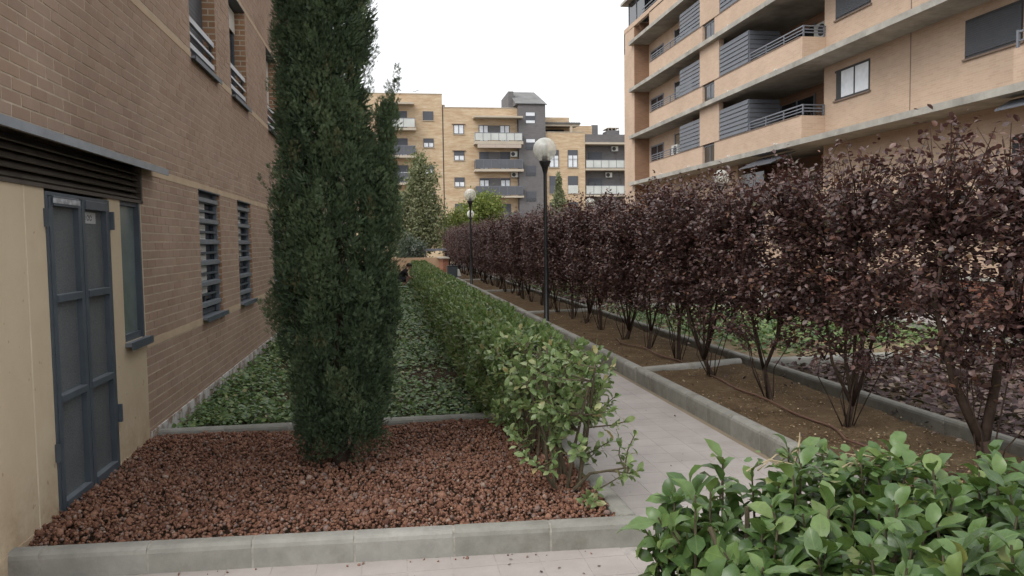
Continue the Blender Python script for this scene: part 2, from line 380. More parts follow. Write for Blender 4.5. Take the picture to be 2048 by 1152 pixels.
# leaf templates: columns = along, across, up
LEAF2 = (np.array([(0, 0, 0), (.3, .5, .06), (.7, .42, .05), (1, 0, -.06), (.7, -.42, .05), (.3, -.5, .06)]), np.array([(0, 1, 2, 3), (0, 3, 4, 5)]))
def big_leaf(curl, fold, wob):
    c = [(0, 0, 0), (.08, 0, .0), (.3, 0, curl * .25), (.55, 0, curl * .3), (.8, 0, curl * .05), (1, 0, -curl * .5)]
    wd = [0, .10, .42, .5, .36, 0]
    v = []; 
    for (a, _, z), w in zip(c, wd): v += [(a, 0, z)] if w == 0 else [(a, 0, z), (a, w, z + fold * w + wob * math.sin(a * 9)), (a, -w, z + fold * w - wob * math.sin(a * 7 + 1))]
    f = []
    # indices: 0 base; then triples 1-3,4-6,7-9,10-12; 13 tip
    f += [(0, 1, 2), (0, 3, 1)]
    for k in range(3):
        a, b = 1 + 3 * k, 4 + 3 * k
        f += [(a, b, b + 1), (a, b + 1, a + 1), (a, a + 2, b + 2), (a, b + 2, b)]
    f += [(10, 13, 11), (10, 12, 13)]
    return np.array(v), np.array(f)
BIG = [big_leaf(.14, .10, .025), big_leaf(.26, .16, .03), big_leaf(.05, .06, .04)]
# cypress sprig: a small fan of pointed scale-leaf shoots
def sprig():
    v = []; f = []
    for a, l, z in ((0, 1, 0), (.5, .72, .08), (-.5, .72, .1), (1.0, .5, -.06), (-1.0, .48, -.08)):
        d = np.array([math.cos(a), math.sin(a), z]); p = np.array([-math.sin(a), math.cos(a), 0]) * .075; b = np.array([.12 if abs(a) < .8 else 0, 0, 0])
        n = len(v); v += [b - p * .6, b + d * l * .55 + p * 1.1 + (0, 0, .03), b + d * l, b + d * l * .55 - p * 1.1 + (0, 0, .03)]; f.append((n, n + 3, n + 2, n + 1))
    return np.array(v), np.array(f)
SPRIG = sprig()

def scatter(tpl, P, D, N, L, W):
    tv, tf = tpl; P = np.asarray(P, float); D = norm(D); S = norm(np.cross(N, D)); N = np.cross(D, S)
    L = np.broadcast_to(np.asarray(L, float), (len(P),)); W = np.broadcast_to(np.asarray(W, float), (len(P),))
    V = P[:, None] + tv[None, :, 0, None] * L[:, None, None] * D[:, None] + tv[None, :, 1, None] * W[:, None, None] * S[:, None] + tv[None, :, 2, None] * L[:, None, None] * N[:, None]
    Fc = tf[None] + (np.arange(len(P)) * len(tv))[:, None, None]
    return V.reshape(-1, 3), Fc.reshape(-1, tf.shape[1])

def foliage(name, mat, parent, tpl, P, D, N, L, W, rnd=None, kind=None, smooth=False):
    V, Fc = scatter(tpl, P, D, N, L, W)
    r = np.repeat(rng.random(len(P)) if rnd is None else rnd, len(tpl[1]))
    off = np.array(root_of(parent).location) if parent is not None else np.zeros(3)
    o = link(name, np_mesh(name, V - off, Fc, r, smooth), mat, parent)
    if kind: o['kind'] = kind
    return o

def leaf_objects(parent, mat, variants, P, D, N, L, W):
    """single leaves that can be picked apart: one object each, meshes shared"""
    D = norm(D); S = norm(np.cross(N, D)); N = np.cross(D, S); off = np.array(root_of(parent).location)
    for i in range(len(P)):
        o = bpy.data.objects.new('leaf', variants[i % len(variants)]); COL.objects.link(o); o.parent = parent
        p = P[i] - off
        o.matrix_basis = Matrix(((D[i, 0] * L[i], S[i, 0] * W[i], N[i, 0] * L[i], p[0]), (D[i, 1] * L[i], S[i, 1] * W[i], N[i, 1] * L[i], p[1]), (D[i, 2] * L[i], S[i, 2] * W[i], N[i, 2] * L[i], p[2]), (0, 0, 0, 1)))

def leaf_meshes(prefix, mat, templates=BIG):
    out = []
    for v, f in templates:
        me = np_mesh(prefix, v, f, None, True); me.materials.append(mat); out.append(me)
    return out

def rosettes(T, A, n, L, el=(25, 85), back=.05):
    """whorls of leaves round shoot tips T with axes A"""
    A = norm(np.asarray(A, float)); m = len(T)
    ref = np.where(np.abs(A[:, 2:3]) < .9, np.array([[0, 0, 1.]]), np.array([[1., 0, 0]]))
    e1 = norm(np.cross(A, ref)); e2 = np.cross(A, e1)
    ph = (np.arange(n)[None] * 2.4 + rng.random((m, 1)) * 6.28 + rng.normal(0, .3, (m, n)))
    th = np.radians(np.linspace(el[0], el[1], n)[None] + rng.normal(0, 10, (m, n)))
    rad = e1[:, None] * np.cos(ph)[..., None] + e2[:, None] * np.sin(ph)[..., None]
    D = A[:, None] * np.cos(th)[..., None] + rad * np.sin(th)[..., None]
    N = A[:, None] * np.sin(th)[..., None] - rad * np.cos(th)[..., None]
    P = np.asarray(T)[:, None] - A[:, None] * (np.linspace(0, 1, n)[None, :, None] * back)
    Ln = np.broadcast_to(np.asarray(L).reshape(-1, 1), (m, n)) * rng.uniform(.65, 1.15, (m, n))
    return P.reshape(-1, 3), D.reshape(-1, 3), N.reshape(-1, 3), Ln.ravel()

def split_visible(P, L, count, margin=0):
    """indices of the pieces that show largest from the photograph's viewpoint, nearest layer first"""
    x, y, w = view(P); ok = (w > .2) & (x > -margin) & (x < 2048 + margin) & (y > -margin) & (y < 1152 + margin)
    size = np.where(ok, L / np.maximum(w, .2), -1); idx = np.argsort(-size)[:count]
    idx = idx[size[idx] > 0]; m = np.zeros(len(P), bool); m[idx] = True; return m

# ------------------------------------------------------------------ ground, paths, beds
WX = -1.85                                             # face of the brick building on the left
KX0, KX1 = 2.65, 2.77                                  # kerb right of the path
structure(B('ground', M['ground'], None, (-400, 400, -60, 1200, -.4, -.03)))
FA, FB = np.array([-2.2, 3.99]), np.array([1.285, 3.812])   # foot of the front kerb
def front_y(x): return FA[1] + (FB[1] - FA[1]) * (x - FA[0]) / (FB[0] - FA[0])
pav = structure(MB().poly_prism([(-7, -4), (9, -4), (9, 1.2), (2.66, 1.2), (2.66, 44), (1.27, 44), (1.27, 3.86), (-7, 4.35)], lambda x, y: (x, y, -.1), lambda x, y: (x, y, .0036)).build('pavement', M['grout'], None, origin=(0, 0, 0)))
# paving tiles 22 cm square
TP = .22; cells = []
for i in range(-16, 12):
    for j in range(-4, 130):
        x0, y0 = .05 + i * TP, -.02 + j * TP; x1, y1 = x0 + TP, y0 + TP
        if y0 > 40 or x1 < -3.2 or y0 < .4: continue
        xa, xb, ya, yb = x0 + .0012, x1 - .0012, y0 + .0012, y1 - .0012
        if x0 < 1.27:
            lim = min(front_y(x0), front_y(min(x1, 1.285))) + .02
            if xb > 1.27: lim = 99
            yb = min(yb, lim)
            if yb - ya < .02: continue
            if xb > 1.27 and y0 > 3.7: xa = 1.27
        xb = min(xb, 2.655)
        if y0 < 1.2: xb = x1 - .002
        if xb - xa < .02: continue
        cells.append((xa, xb, ya, yb))
cc = np.array(cells); ctr = np.stack([(cc[:, 0] + cc[:, 1]) / 2, (cc[:, 2] + cc[:, 3]) / 2, np.zeros(len(cc))], 1)
px, py, pw = view(ctr); vis = (pw > .3) & (px > -60) & (px < 2100) & (py < 1230)
rank = np.where(vis, 1 / np.maximum(pw, .3), -1); pick = set(np.argsort(-rank)[:240].tolist())
tcache = {}; mass = MB(); mr = []
for i, (xa, xb, ya, yb) in enumerate(cells):
    h = .005 + .0005 * random.random()
    if i in pick and rank[i] > 0:
        key = (round(xb - xa, 3), round(yb - ya, 3))
        if key not in tcache:
            m = MB(); w, d = key; b = .0012
            m.v = [(-w/2, -d/2, -.02), (w/2, -d/2, -.02), (w/2, d/2, -.02), (-w/2, d/2, -.02), (-w/2+b, -d/2+b, 0), (w/2-b, -d/2+b, 0), (w/2-b, d/2-b, 0), (-w/2+b, d/2-b, 0)]
            m.f = [(4, 5, 6, 7), (0, 1, 5, 4), (1, 2, 6, 5), (2, 3, 7, 6), (3, 0, 4, 7)]
            me = bpy.data.meshes.new('tile'); me.from_pydata(m.v, [], m.f); me.materials.append(M['tile']); tcache[key] = me
        link('tile', tcache[key], None, pav, ((xa + xb) / 2, (ya + yb) / 2, h))
    else:
        mass.box(xa, xb, ya, yb, -.02, h); mr += [random.random()] * 6
om = mass.build('tiles', M['tile_m'], pav); a = om.data.attributes.new('rnd', 'FLOAT', 'FACE'); a.data.foreach_set('value', mr); om['kind'] = 'stuff'

def bumpy_bed(name, mat, x0, x1, y0, y1, z, amp=.015, step=.12, bottom=-.1, mound=None):
    nx, ny = max(2, int((x1 - x0) / step)), max(2, int((y1 - y0) / step))
    xs, ys = np.linspace(x0, x1, nx + 1), np.linspace(y0, y1, ny + 1)
    X, Y = np.meshgrid(xs, ys)
    Z = z + amp * (np.sin(X * 5.1 + Y * 1.3) * .4 + np.sin(Y * 3.7 - X * 2.2) * .4 + rng.normal(0, .35, X.shape))
    if mound is not None: Z = Z + mound(X, Y)
    Z[0] = Z[-1] = bottom; Z[:, 0] = Z[:, -1] = bottom
    V = np.stack([X, Y, Z], -1).reshape(-1, 3); i = np.arange((nx + 1) * (ny + 1)).reshape(ny + 1, nx + 1)
    Fc = np.stack([i[:-1, :-1], i[:-1, 1:], i[1:, 1:], i[1:, :-1]], -1).reshape(-1, 4)
    return structure(link(name, np_mesh(name, V, Fc, None, True), mat))

bumpy_bed('gravel_bed', M['soil_dark'], WX - .05, 1.19, 3.93, 6.45, .07, .01, .1)
bumpy_bed('ivy_bed', M['soil_dark'], WX - .05, 1.2, 6.46, 40.8, .085, .03, .2)
bumpy_bed('tree_bed', M['soil'], 2.74, 4.28, 1.4, 45, .085, .018, .09)
bumpy_bed('leaf_mulch_bed', M['soil_dark'], 4.3, 8.9, 1.4, 8.8, .06, .025, .15)
bumpy_bed('sandy_bed', M['sand'], 4.3, 8.9, 8.85, 16.9, .07, .02, .2)
bumpy_bed('far_mulch_bed', M['soil_dark'], 4.3, 8.9, 17, 45, .07, .02, .3)
structure(B('garden_path', M['grout'], None, (8.95, 10.9, 0, 60, -.1, .01)))
structure(B('terrace', M['sand'], None, (10.95, 30, 0, 60, -.1, .02)))
structure(B('road', M['asphalt'], None, (-30, 60, 46, 60, -.1, .0)))
bumpy_bed('shrub_bed', M['soil_dark'], .98, 2.5, .6, 2.35, .02, .01, .15)

# kerbs: rounded stones half a metre long
def kerb_mesh(L, w, h, depth=.12):
    prof = [(0, -depth), (0, h - .035), (.006, h - .016), (.022, h - .003), (.04, h), (w - .03, h), (w - .012, h - .006), (w, h - .02), (w, -depth)]
    m = MB(); m.poly_prism(prof, lambda a, z: (.006, a, z), lambda a, z: (L - .006, a, z))
    me = bpy.data.meshes.new('kerb_stone'); me.from_pydata(m.v, [], m.f); me.materials.append(M['kerb']); me.update(); return me
KM = {}
def kerb(a, b, w=.115, h=.14, L=.5, z=0):
    """run from a to b, its face on the right-hand side looking from a to b"""
    a, b = Vector((*a, z)), Vector((*b, z)); d = (b - a); n = max(1, round(d.length / L)); l = d.length / n
    e = structure(empty('kerb', a)); ang = math.atan2(d.y, d.x)
    key = (round(l, 4), w, h)
    if key not in KM: KM[key] = kerb_mesh(l, w, h)
    for i in range(n):
        o = link('kerb_stone', KM[key], None, e, d.normalized() * (l * i) + Vector((0, 0, random.uniform(-.001, .001))))
        o.rotation_euler = (0, 0, ang)
    m = MB(); c, s = math.cos(ang), math.sin(ang)
    prof = [(.0015, -.1), (.0015, h - .036), (.024, h - .005), (.04, h - .002), (w - .03, h - .002), (w - .002, h - .022), (w - .002, -.1)]
    m.poly_prism(prof, lambda p, q: (a.x - s * p, a.y + c * p, z + q), lambda p, q: (b.x - s * p, b.y + c * p, z + q))
    m.build('mortar_joint', M['joint'], e)
kerb(tuple(FA), tuple(FB))                                                     # front edge of the red gravel
kerb((1.285, 3.93), (1.285, 30), L=1.0)                                        # left side of the path, foot of the green hedge
kerb((-1.84, 6.40), (1.17, 6.42), w=.10, h=.155)                               # between gravel and ivy
kerb((KX0 + .115, 26.0), (KX0 + .115, 1.5)) if False else None
kerb((2.765, 44.5), (2.765, 26.5), L=1.0); kerb((2.765, 26.5), (2.765, 1.5))   # right side of the path (runs towards the camera, face to the path)
kerb((4.33, 44.5), (4.33, 20.5), w=.10, h=.15, L=1.0); kerb((4.33, 20.5), (4.33, 1.5), w=.10, h=.15, L=1.0)
for yy, ye in ((8.45, 8.84), (16.0, 16.3), (23.6, 23.8), (31, 31.2)): kerb((2.78, yy), (4.22, ye), w=.09, h=.145)
for yy in (8.75, 16.9): kerb((4.34, yy), (8.9, yy + .1), w=.10, h=.15, L=1.0)
kerb((9.0, 40), (9.0, 2), w=.1, h=.14, L=1.0)

# ------------------------------------------------------------------ red lava gravel
def ico():
    g = (1 + 5 ** .5) / 2
    v = np.array([(-1, g, 0), (1, g, 0), (-1, -g, 0), (1, -g, 0), (0, -1, g), (0, 1, g), (0, -1, -g), (0, 1, -g), (g, 0, -1), (g, 0, 1), (-g, 0, -1), (-g, 0, 1)]) / 1.902
    f = np.array([(0, 11, 5), (0, 5, 1), (0, 1, 7), (0, 7, 10), (0, 10, 11), (1, 5, 9), (5, 11, 4), (11, 10, 2), (10, 7, 6), (7, 1, 8), (3, 9, 4), (3, 4, 2), (3, 2, 6), (3, 6, 8), (3, 8, 9), (4, 9, 5), (2, 4, 11), (6, 2, 10), (8, 6, 7), (9, 8, 1)])
    return v, f
IV_, IF_ = ico()
def stones(name, P, size, mat, parent=None):
    n = len(P); q = rng.normal(size=(n, 4)); q /= np.linalg.norm(q, axis=1, keepdims=True); w, x, y, z = q.T
    Rm = np.stack([1-2*(y*y+z*z), 2*(x*y-z*w), 2*(x*z+y*w), 2*(x*y+z*w), 1-2*(x*x+z*z), 2*(y*z-x*w), 2*(x*z-y*w), 2*(y*z+x*w), 1-2*(x*x+y*y)], -1).reshape(n, 3, 3)
    sc = size[:, None] * rng.uniform(.65, 1.25, (n, 3))
    V = IV_[None] * rng.uniform(.72, 1.2, (n, 12, 1)) * sc[:, None]
    V = np.einsum('nij,nkj->nki', Rm, V) + P[:, None]
    Fc = IF_[None] + (np.arange(n) * 12)[:, None, None]
    return link(name, np_mesh(name, V.reshape(-1, 3), Fc.reshape(-1, 3), np.repeat(rng.random(n), 20)), mat, parent)
n = 28500
gp = np.stack([rng.uniform(WX, 1.175, n), rng.uniform(3.9, 6.41, n), np.zeros(n)], 1)
fy = FA[1] + (FB[1] - FA[1]) * (gp[:, 0] - FA[0]) / (FB[0] - FA[0]) + .105
gp = gp[gp[:, 1] > fy]; n = len(gp)
edge = np.clip(np.minimum(gp[:, 1] - (FA[1] + (FB[1] - FA[1]) * (gp[:, 0] - FA[0]) / (FB[0] - FA[0]) + .08), 6.45 - gp[:, 1]) / .25, 0, 1)
gp[:, 2] = .085 + .035 * edge + .02 * np.sin(gp[:, 0] * 3.1) * np.sin(gp[:, 1] * 4.3) + rng.uniform(-.012, .016, n)
gs = stones('gravel', gp, rng.uniform(.006, .0135, n) * np.where(rng.random(n) < .06, 1.8, 1), M['lava'])
tag(gs, 'loose red lava gravel filling the bed round the cypress', 'gravel', kind='stuff')

# ------------------------------------------------------------------ left brick building
LB = empty('brick_building', (WX - 2, 20, 0), 'long brown brick building with narrow barred windows and a steel double door', 'building')
Y0, Y1, ZT = 3.3, 36.0, 7.0  # wall top is out of view, set low to let sky light into the garden
lowwin = [(8.07, 9.03), (10.05, 10.97), (12.98, 13.95), (15.0, 15.95)]
upwin = [(7.97, 9.12), (9.93, 11.0), (12.80, 13.9), (14.9, 15.95)]
holes = [(a, b, .88, 2.165) for a, b in lowwin] + [(a, b, 3.44, 4.72) for a, b in upwin] + [(3.0, 6.245, -1, 2.2)]
def holed_wall(mb, y0, y1, z0, z1, holes, x):
    ys = sorted({y0, y1, *[v for h in holes for v in h[:2] if y0 < v < y1]}); zs = sorted({z0, z1, *[v for h in holes for v in h[2:] if z0 < v < z1]})
    for a, b in zip(ys, ys[1:]):
        for c, d in zip(zs, zs[1:]):
            cy_, cz = (a + b) / 2, (c + d) / 2
            if any(h[0] < cy_ < h[1] and h[2] < cz < h[3] for h in holes): continue
            k = len(mb.v); mb.v += [(x, a, c), (x, b, c), (x, b, d), (x, a, d)]; mb.f.append((k, k + 1, k + 2, k + 3))
mb = MB(); holed_wall(mb, Y0, 16.4, 0, 5.8, holes, WX - .0022)
wall = mb.build('wall', M['mortar'], LB)
mb = MB(); k = 0
for (a, b, c, d) in ((16.4, Y1, 0, ZT), (Y0, 16.4, 5.8, ZT)): 
    k = len(mb.v); mb.v += [(WX, a, c), (WX, b, c), (WX, b, d), (WX, a, d)]; mb.f.append((k, k + 1, k + 2, k + 3))
mb.build('far_wall', M['brick_far_wall'], LB)
B('core', M['mortar'], LB, (WX - 8, WX - .35, Y0 + .3, Y1, -.1, ZT - .1))
B('end_wall', M['cream'], LB, (WX - 8, WX - .004, Y0, Y0 + .02, -.1, ZT))
B('parapet', M['band'], LB, (WX - .3, WX + .02, Y0, Y1, ZT, ZT + .12))  # unseen wall top, its height chosen for the light on the garden
# single bricks
BL, BH, J = .208, .0685, .0078
bands = [(.83, .89), (2.165, 2.225), (3.42, 3.475), (4.72, 4.775)]
rects = []
for r in range(int(.16 / BH), int(5.8 / BH)):
    z0, z1 = r * BH + J / 2, (r + 1) * BH - J / 2
    for (ba, bb) in bands:
        if z0 < bb and z1 > ba:
            if z1 > bb: z0 = max(z0, bb + .004)
            elif z0 < ba: z1 = min(z1, ba - .004)
            else: z0 = z1
    if z1 - z0 < .012: continue
    off = (r % 2) * BL / 2 + (r % 3) * .006
    for c in range(int((Y0 - .3) / BL), int(16.4 / BL) + 1):
        a, b = c * BL + off + J / 2, (c + 1) * BL + off - J / 2
        a, b = max(a, Y0 + .004), min(b, 16.4)
        if b - a < .015: continue
        segs = [(a, b)]
        for h in holes:
            if z0 < h[3] - .002 and z1 > h[2] + .002:
                ns = []
                for p, q in segs:
                    if q <= h[0] or p >= h[1]: ns.append((p, q)); continue
                    if p < h[0]: ns.append((p, h[0] - .001))
                    if q > h[1]: ns.append((h[1] + .001, q))
                segs = ns
        rects += [(p, q, z0, z1) for p, q in segs if q - p > .012]
ra = np.array(rects); cen = np.stack([np.full(len(ra), WX), (ra[:, 0] + ra[:, 1]) / 2, (ra[:, 2] + ra[:, 3]) / 2], 1)
px, py, pw = view(cen); ok = (px > 0) & (px < 2048) & (py > 0) & (py < 1152) & (pw > 1)
size = np.where(ok, (ra[:, 1] - ra[:, 0]) * (ra[:, 3] - ra[:, 2]) / pw ** 2 * (1.85 / pw), -1); pick = set(np.argsort(-size)[:300].tolist())
mass = MB(); mr = []; bc = {}
for i, (a, b, c, d) in enumerate(rects):
    x = WX + random.uniform(-.0015, .0015)
    if i in pick:
        key = (round(b - a, 3), round(d - c, 3))
        if key not in bc:
            m = MB(); w, h = key; e = .002
            m.v = [(-.012, -w/2, -h/2), (-.012, w/2, -h/2), (-.012, w/2, h/2), (-.012, -w/2, h/2), (0, -w/2+e, -h/2+e), (0, w/2-e, -h/2+e), (0, w/2-e, h/2-e), (0, -w/2+e, h/2-e)]
            m.f = [(4, 5, 6, 7), (0, 1, 5, 4), (1, 2, 6, 5), (2, 3, 7, 6), (3, 0, 4, 7)]
            me = bpy.data.meshes.new('brick'); me.from_pydata(m.v, [], m.f); me.materials.append(M['brick']); bc[key] = me
        link('brick', bc[key], None, wall, tuple(np.array([x, (a + b) / 2, (c + d) / 2]) - np.array(LB.location)))
    else:
        k = len(mass.v); x0 = WX - .012
        mass.v += [(x0, a, c), (x0, b, c), (x0, b, d), (x0, a, d), (x, a + .001, c + .001), (x, b - .001, c + .001), (x, b - .001, d - .001), (x, a + .001, d - .001)]
        mass.f += [(k + 4, k + 5, k + 6, k + 7), (k, k + 1, k + 5, k + 4), (k + 1, k + 2, k + 6, k + 5), (k + 2, k + 3, k + 7, k + 6), (k + 3, k, k + 4, k + 7)]
        mr += [random.random()] * 5
om = mass.build('bricks', M['brick_m'], wall); a_ = om.data.attributes.new('rnd', 'FLOAT', 'FACE'); a_.data.foreach_set('value', mr); om['kind'] = 'stuff'
# pale stone bands, broken by the windows
for (za, zb), hs_, ys in ((bands[0], lowwin, 6.25), (bands[1], [], 6.25), (bands[2], upwin, Y0), (bands[3], [], Y0)):
    y = ys
    for a, b in hs_ + [(Y1, Y1)]:
        if a > y: B('stone_band', M['band'], LB, (WX - .02, WX + .003, y, a, za, zb))
        y = b
# rendered panel round the door
D0, D1, DT, DB = 4.58, 5.55, 1.915, .10
N0, N1, NB = 5.78, 6.205, .93
mb = MB()
for q in ((Y0 + .001, D0, 0, 1.94), (D1, N0, 0, 1.94), (N0, N1, 0, NB), (N1, 6.244, 0, 1.94), (D0, D1, -.05, DB)):
    mb.box(WX - .16, WX, q[0], q[1], q[2], q[3])
mb.build('rendered_panel', M['cream'], LB)
B('render_joint', M['cream_joint'], LB, (WX - .01, WX + .002, 4.335, 4.347, .1, 1.93))
# louvre over the door
lv = B('vent_louvre', M['louvre'], LB, (WX - .20, WX - .16, Y0 + .01, 6.24, 1.94, 2.2), (WX - .16, WX + .012, 6.232, 6.262, 1.93, 2.2), (WX - .16, WX + .012, Y0, 6.262, 1.93, 1.952))
for i in range(5):
    z = 1.965 + i * .045; m = MB()
    m.poly_prism([(WX + .004, z), (WX - .06, z + .05), (WX - .065, z + .045), (WX - .002, z - .006)], lambda x, zz: (x, Y0 + .012, zz), lambda x, zz: (x, 6.23, zz)); m.build('louvre_blade', M['louvre'], lv)
cn = MB(); cn.poly_prism([(WX - .02, 2.235), (WX + .125, 2.215), (WX + .13, 2.165), (WX + .122, 2.165), (WX + .117, 2.205), (WX - .02, 2.222)], lambda x, z: (x, 3.2, z), lambda x, z: (x, 6.56, z))
cn.build('canopy', M['steel_light'], LB)
# steel double door
dm = (D0 + D1) / 2
door = B('door', M['steel'], LB, (WX - .05, WX + .008, D0, D0 + .025, DB, DT), (WX - .05, WX + .008, D1 - .025, D1, DB, DT), (WX - .05, WX + .008, D0 + .025, D1 - .025, DT - .02, DT))
for a, b in ((D0 + .03, dm - .006), (dm + .006, D1 - .03)):
    B('stile', M['steel'], door, (WX - .03, WX + .012, a, a + .045, DB + .02, DT - .025)); B('stile', M['steel'], door, (WX - .03, WX + .012, b - .045, b, DB + .02, DT - .025))
    for z, h in ((DB + .02, .05), (.735, .036), (1.30, .038), (DT - .075, .05)):
        B('rail', M['steel'], door, (WX - .028, WX + .020, a + .045, b - .045, z, z + h)); B('rail_ledge', M['steel_light'], door, (WX - .02, WX + .019, a + .046, b - .046, z + h, z + h + .004))
    B('mesh_panel', M['door_mesh'], door, (WX - .026, WX - .02, a + .04, b - .04, DB + .03, DT - .03))
B('foil_strip', M['foil'], door, (WX + .0205, WX + .024, D0 + .06, dm - .05, DT - .062, DT - .032))
for z in (.42, 1.72): B('hinge', M['steel'], door, (WX + .001, WX + .03, D1 + .002, D1 + .026, z, z + .12)); B('hinge', M['steel'], door, (WX + .001, WX + .03, D0 - .02, D0 - .002, z, z + .1))
nt = B('paper_note', M['paper'], door, (WX - .018, WX - .0165, dm + .07, dm + .30, 1.755, 1.825))
for y, w in ((dm + .12, .018), (dm + .17, .03), (dm + .215, .03)): 
    m = MB(); m.tube([(WX - .016, y + w * .5 * math.cos(q), 1.79 + .016 * math.sin(q)) for q in np.linspace(0, 5.9, 12)], .0022, 4); m.build('handwriting', M['ink'], door)
# narrow frosted window
nw = B('window', M['steel'], LB, (WX - .08, WX - .01, N0, N0 + .012, NB, 1.93), (WX - .08, WX + .005, N1 - .03, N1, NB, 1.93), (WX - .08, WX - .01, N0 + .012, N1 - .03, NB, NB + .05), (WX - .08, WX - .01, N0 + .012, N1 - .03, 1.90, 1.93))
B('pane', M['frosted'], nw, (WX - .05, WX - .035, N0 + .012, N1 - .03, NB + .05, 1.90))
B('sill', M['steel_light'], nw, (WX - .08, WX + .05, N0 - .01, N1 + .05, NB - .03, NB - .002)); B('sill_edge', M['steel'], nw, (WX + .045, WX + .052, N0 - .012, N1 + .052, NB - .055, NB))
# barred ground-floor windows
for i, (a, b) in enumerate(lowwin):
    z0, z1 = .895, 2.16; x = WX - .105
    w = B('window', M['steel'], LB, (x, x + .03, a, a + .05, z0, z1), (x, x + .03, b - .05, b, z0, z1), (x, x + .03, a + .05, b - .05, z0, z0 + .05), (x, x + .03, a + .05, b - .05, z1 - .05, z1), (x, x + .03, a + .45, a + .5, z0 + .05, z1 - .05))
    B('pane', M['glass_dark'], w, (x + .005, x + .012, a + .05, b - .05, z0 + .05, z1 - .05))
    B('jamb', M['jamb'], w, (WX - .34, WX - .001, b, b + .02, z0 - .01, z1)); B('jamb', M['jamb'], w, (WX - .34, WX - .007, a - .02, a, z0 - .01, z1))
    B('head', M['steel'], w, (WX - .3, WX + .01, a, b, z1, z1 + .012)); 
    zb = 1.15 if i == 0 else 1.5 if i == 1 else 1.0
    zz = z1 - .06
    while zz > zb: B('blind_slat', M['blind'], w, (WX - .084, WX - .074, a + .036, a + .56, zz - .042, zz)); zz -= .045
    B('sill', M['steel_light'], w, (WX - .14, WX + .055, a - .02, b + .03, .868, .888)); B('sill_edge', M['steel'], w, (WX + .05, WX + .057, a - .022, b + .032, .845, .892))
    B('bar_post', M['steel_light'], w, (WX - .07, WX - .03, b - .035, b - .006, z0, z1)); B('bar_post', M['steel_light'], w, (WX - .07, WX - .03, a + .006, a + .035, z0, z1))
    for k in range(6):
        z = .97 + k * .215
        m = MB(); m.poly_prism([(WX - .055, z), (WX - .012, z + .012), (WX - .012, z + .052), (WX - .055, z + .062)], lambda xx, q: (xx, a + .004, q), lambda xx, q: (xx, b - .008, q)); m.build('security_bar', M['steel_light'], w)
        if k < 5: B('thin_bar', M['steel'], w, (WX - .06, WX - .035, a + .035, b - .035, z + .125, z + .147))
        if k < 5: B('bolt', M['alu'], w, (WX - .03, WX - .022, b - .026, b - .012, z + .10, z + .114))
# first-floor windows with rails
for i, (a, b) in enumerate(upwin):
    z0, z1 = 3.445, 4.715; x = WX - .17
    w = B('window', M['steel'], LB, (x, x + .03, a, a + .05, z0, z1), (x, x + .03, b - .09, b - .02, z0, z1), (x, x + .03, a + .05, b - .09, z0, z0 + .06), (x, x + .03, a + .05, b - .09, z1 - .05, z1), (x, x + .03, (a + b) / 2 - .03, (a + b) / 2 + .03, z0 + .06, z1 - .05))
    B('pane', M['glass_dark'], w, (x + .005, x + .012, a + .05, b - .09, z0 + .06, z1 - .05))
    B('jamb', M['jamb'], w, (WX - .34, WX - .001, b, b + .02, z0, z1)); B('jamb', M['jamb'], w, (WX - .34, WX - .007, a - .02, a, z0, z1))
    B('head', M['steel'], w, (WX - .3, WX + .006, a, b, z1, z1 + .01))
    zz = z1 - .02; zb = (3.55, 4.42, 4.0, 4.3)[i]
    while zz > zb: B('blind_slat', M['blind_dark'] if i == 0 else M['blind'], w, (x + .031, x + .045, a + .02, b - .03, zz - .044, zz)); zz -= .047
    B('sill', M['steel_light'], w, (WX - .16, WX + .05, a - .01, b + .03, 3.415, 3.436)); B('sill_edge', M['steel'], w, (WX + .045, WX + .053, a - .012, b + .032, 3.395, 3.44))
    for z, h in ((3.53, .05), (3.66, .026), (3.78, .055)): B('guard_rail', M['alu'], w, (WX - .045, WX - .012, a + .004, b - .03, z, z + h))
    B('guard_post', M['steel'], w, (WX - .06, WX - .046, b - .06, b - .012, z0, 3.84)); B('guard_post', M['steel'], w, (WX - .06, WX - .046, a + .006, a + .05, z0, 3.84))
m = MB(); yy = 5.9
m.box(WX - .02, WX + .012, 6.26, 30, .05, .18); m.build('whitewashed_plinth', M['base_white'], LB)
B('plinth', M['cream'], LB, (WX - .02, WX + .005, Y0, 6.25, -.05, .13))

# ------------------------------------------------------------------ cypress
CYL = [(3.17, -.70, -.06), (2.86, -.72, -.06), (2.67, -.71, -.11), (2.38, -.72, -.09), (2.22, -.70, .0), (1.90, -.77, .03), (1.73, -.74, .06), (1.51, -.74, .07), (1.24, -.77, .07), (1.11, -.79, .08), (.95, -.76, .07), (.78, -.67, .03), (.61, -.70, .02), (.41, -.66, .0), (.27, -.62, -.04), (.15, -.50, -.18)]
zz = np.array([c[0] for c in CYL])[::-1]; xl = np.array([c[1] for c in CYL])[::-1]; xr = np.array([c[2] for c in CYL])[::-1] - .02
zz = np.concatenate([zz, [3.6, 4.1, 4.6, 5.0]]); xl = np.concatenate([xl, [-.68, -.62, -.52, -.40]]); xr = np.concatenate([xr, [-.06, -.10, -.20, -.34]])
CYP = empty('cypress_tree', (-.36, 5.28, .08), 'tall dense dark green columnar cypress standing in the red gravel', 'tree')
m = MB(); m.tube([(-.36, 5.28, .03), (-.36, 5.28, .2), (-.35, 5.29, .6), (-.36, 5.28, 1.6), (-.37, 5.28, 3), (-.37, 5.28, 4.8)], [.06, .052, .045, .04, .03, .008], 9)
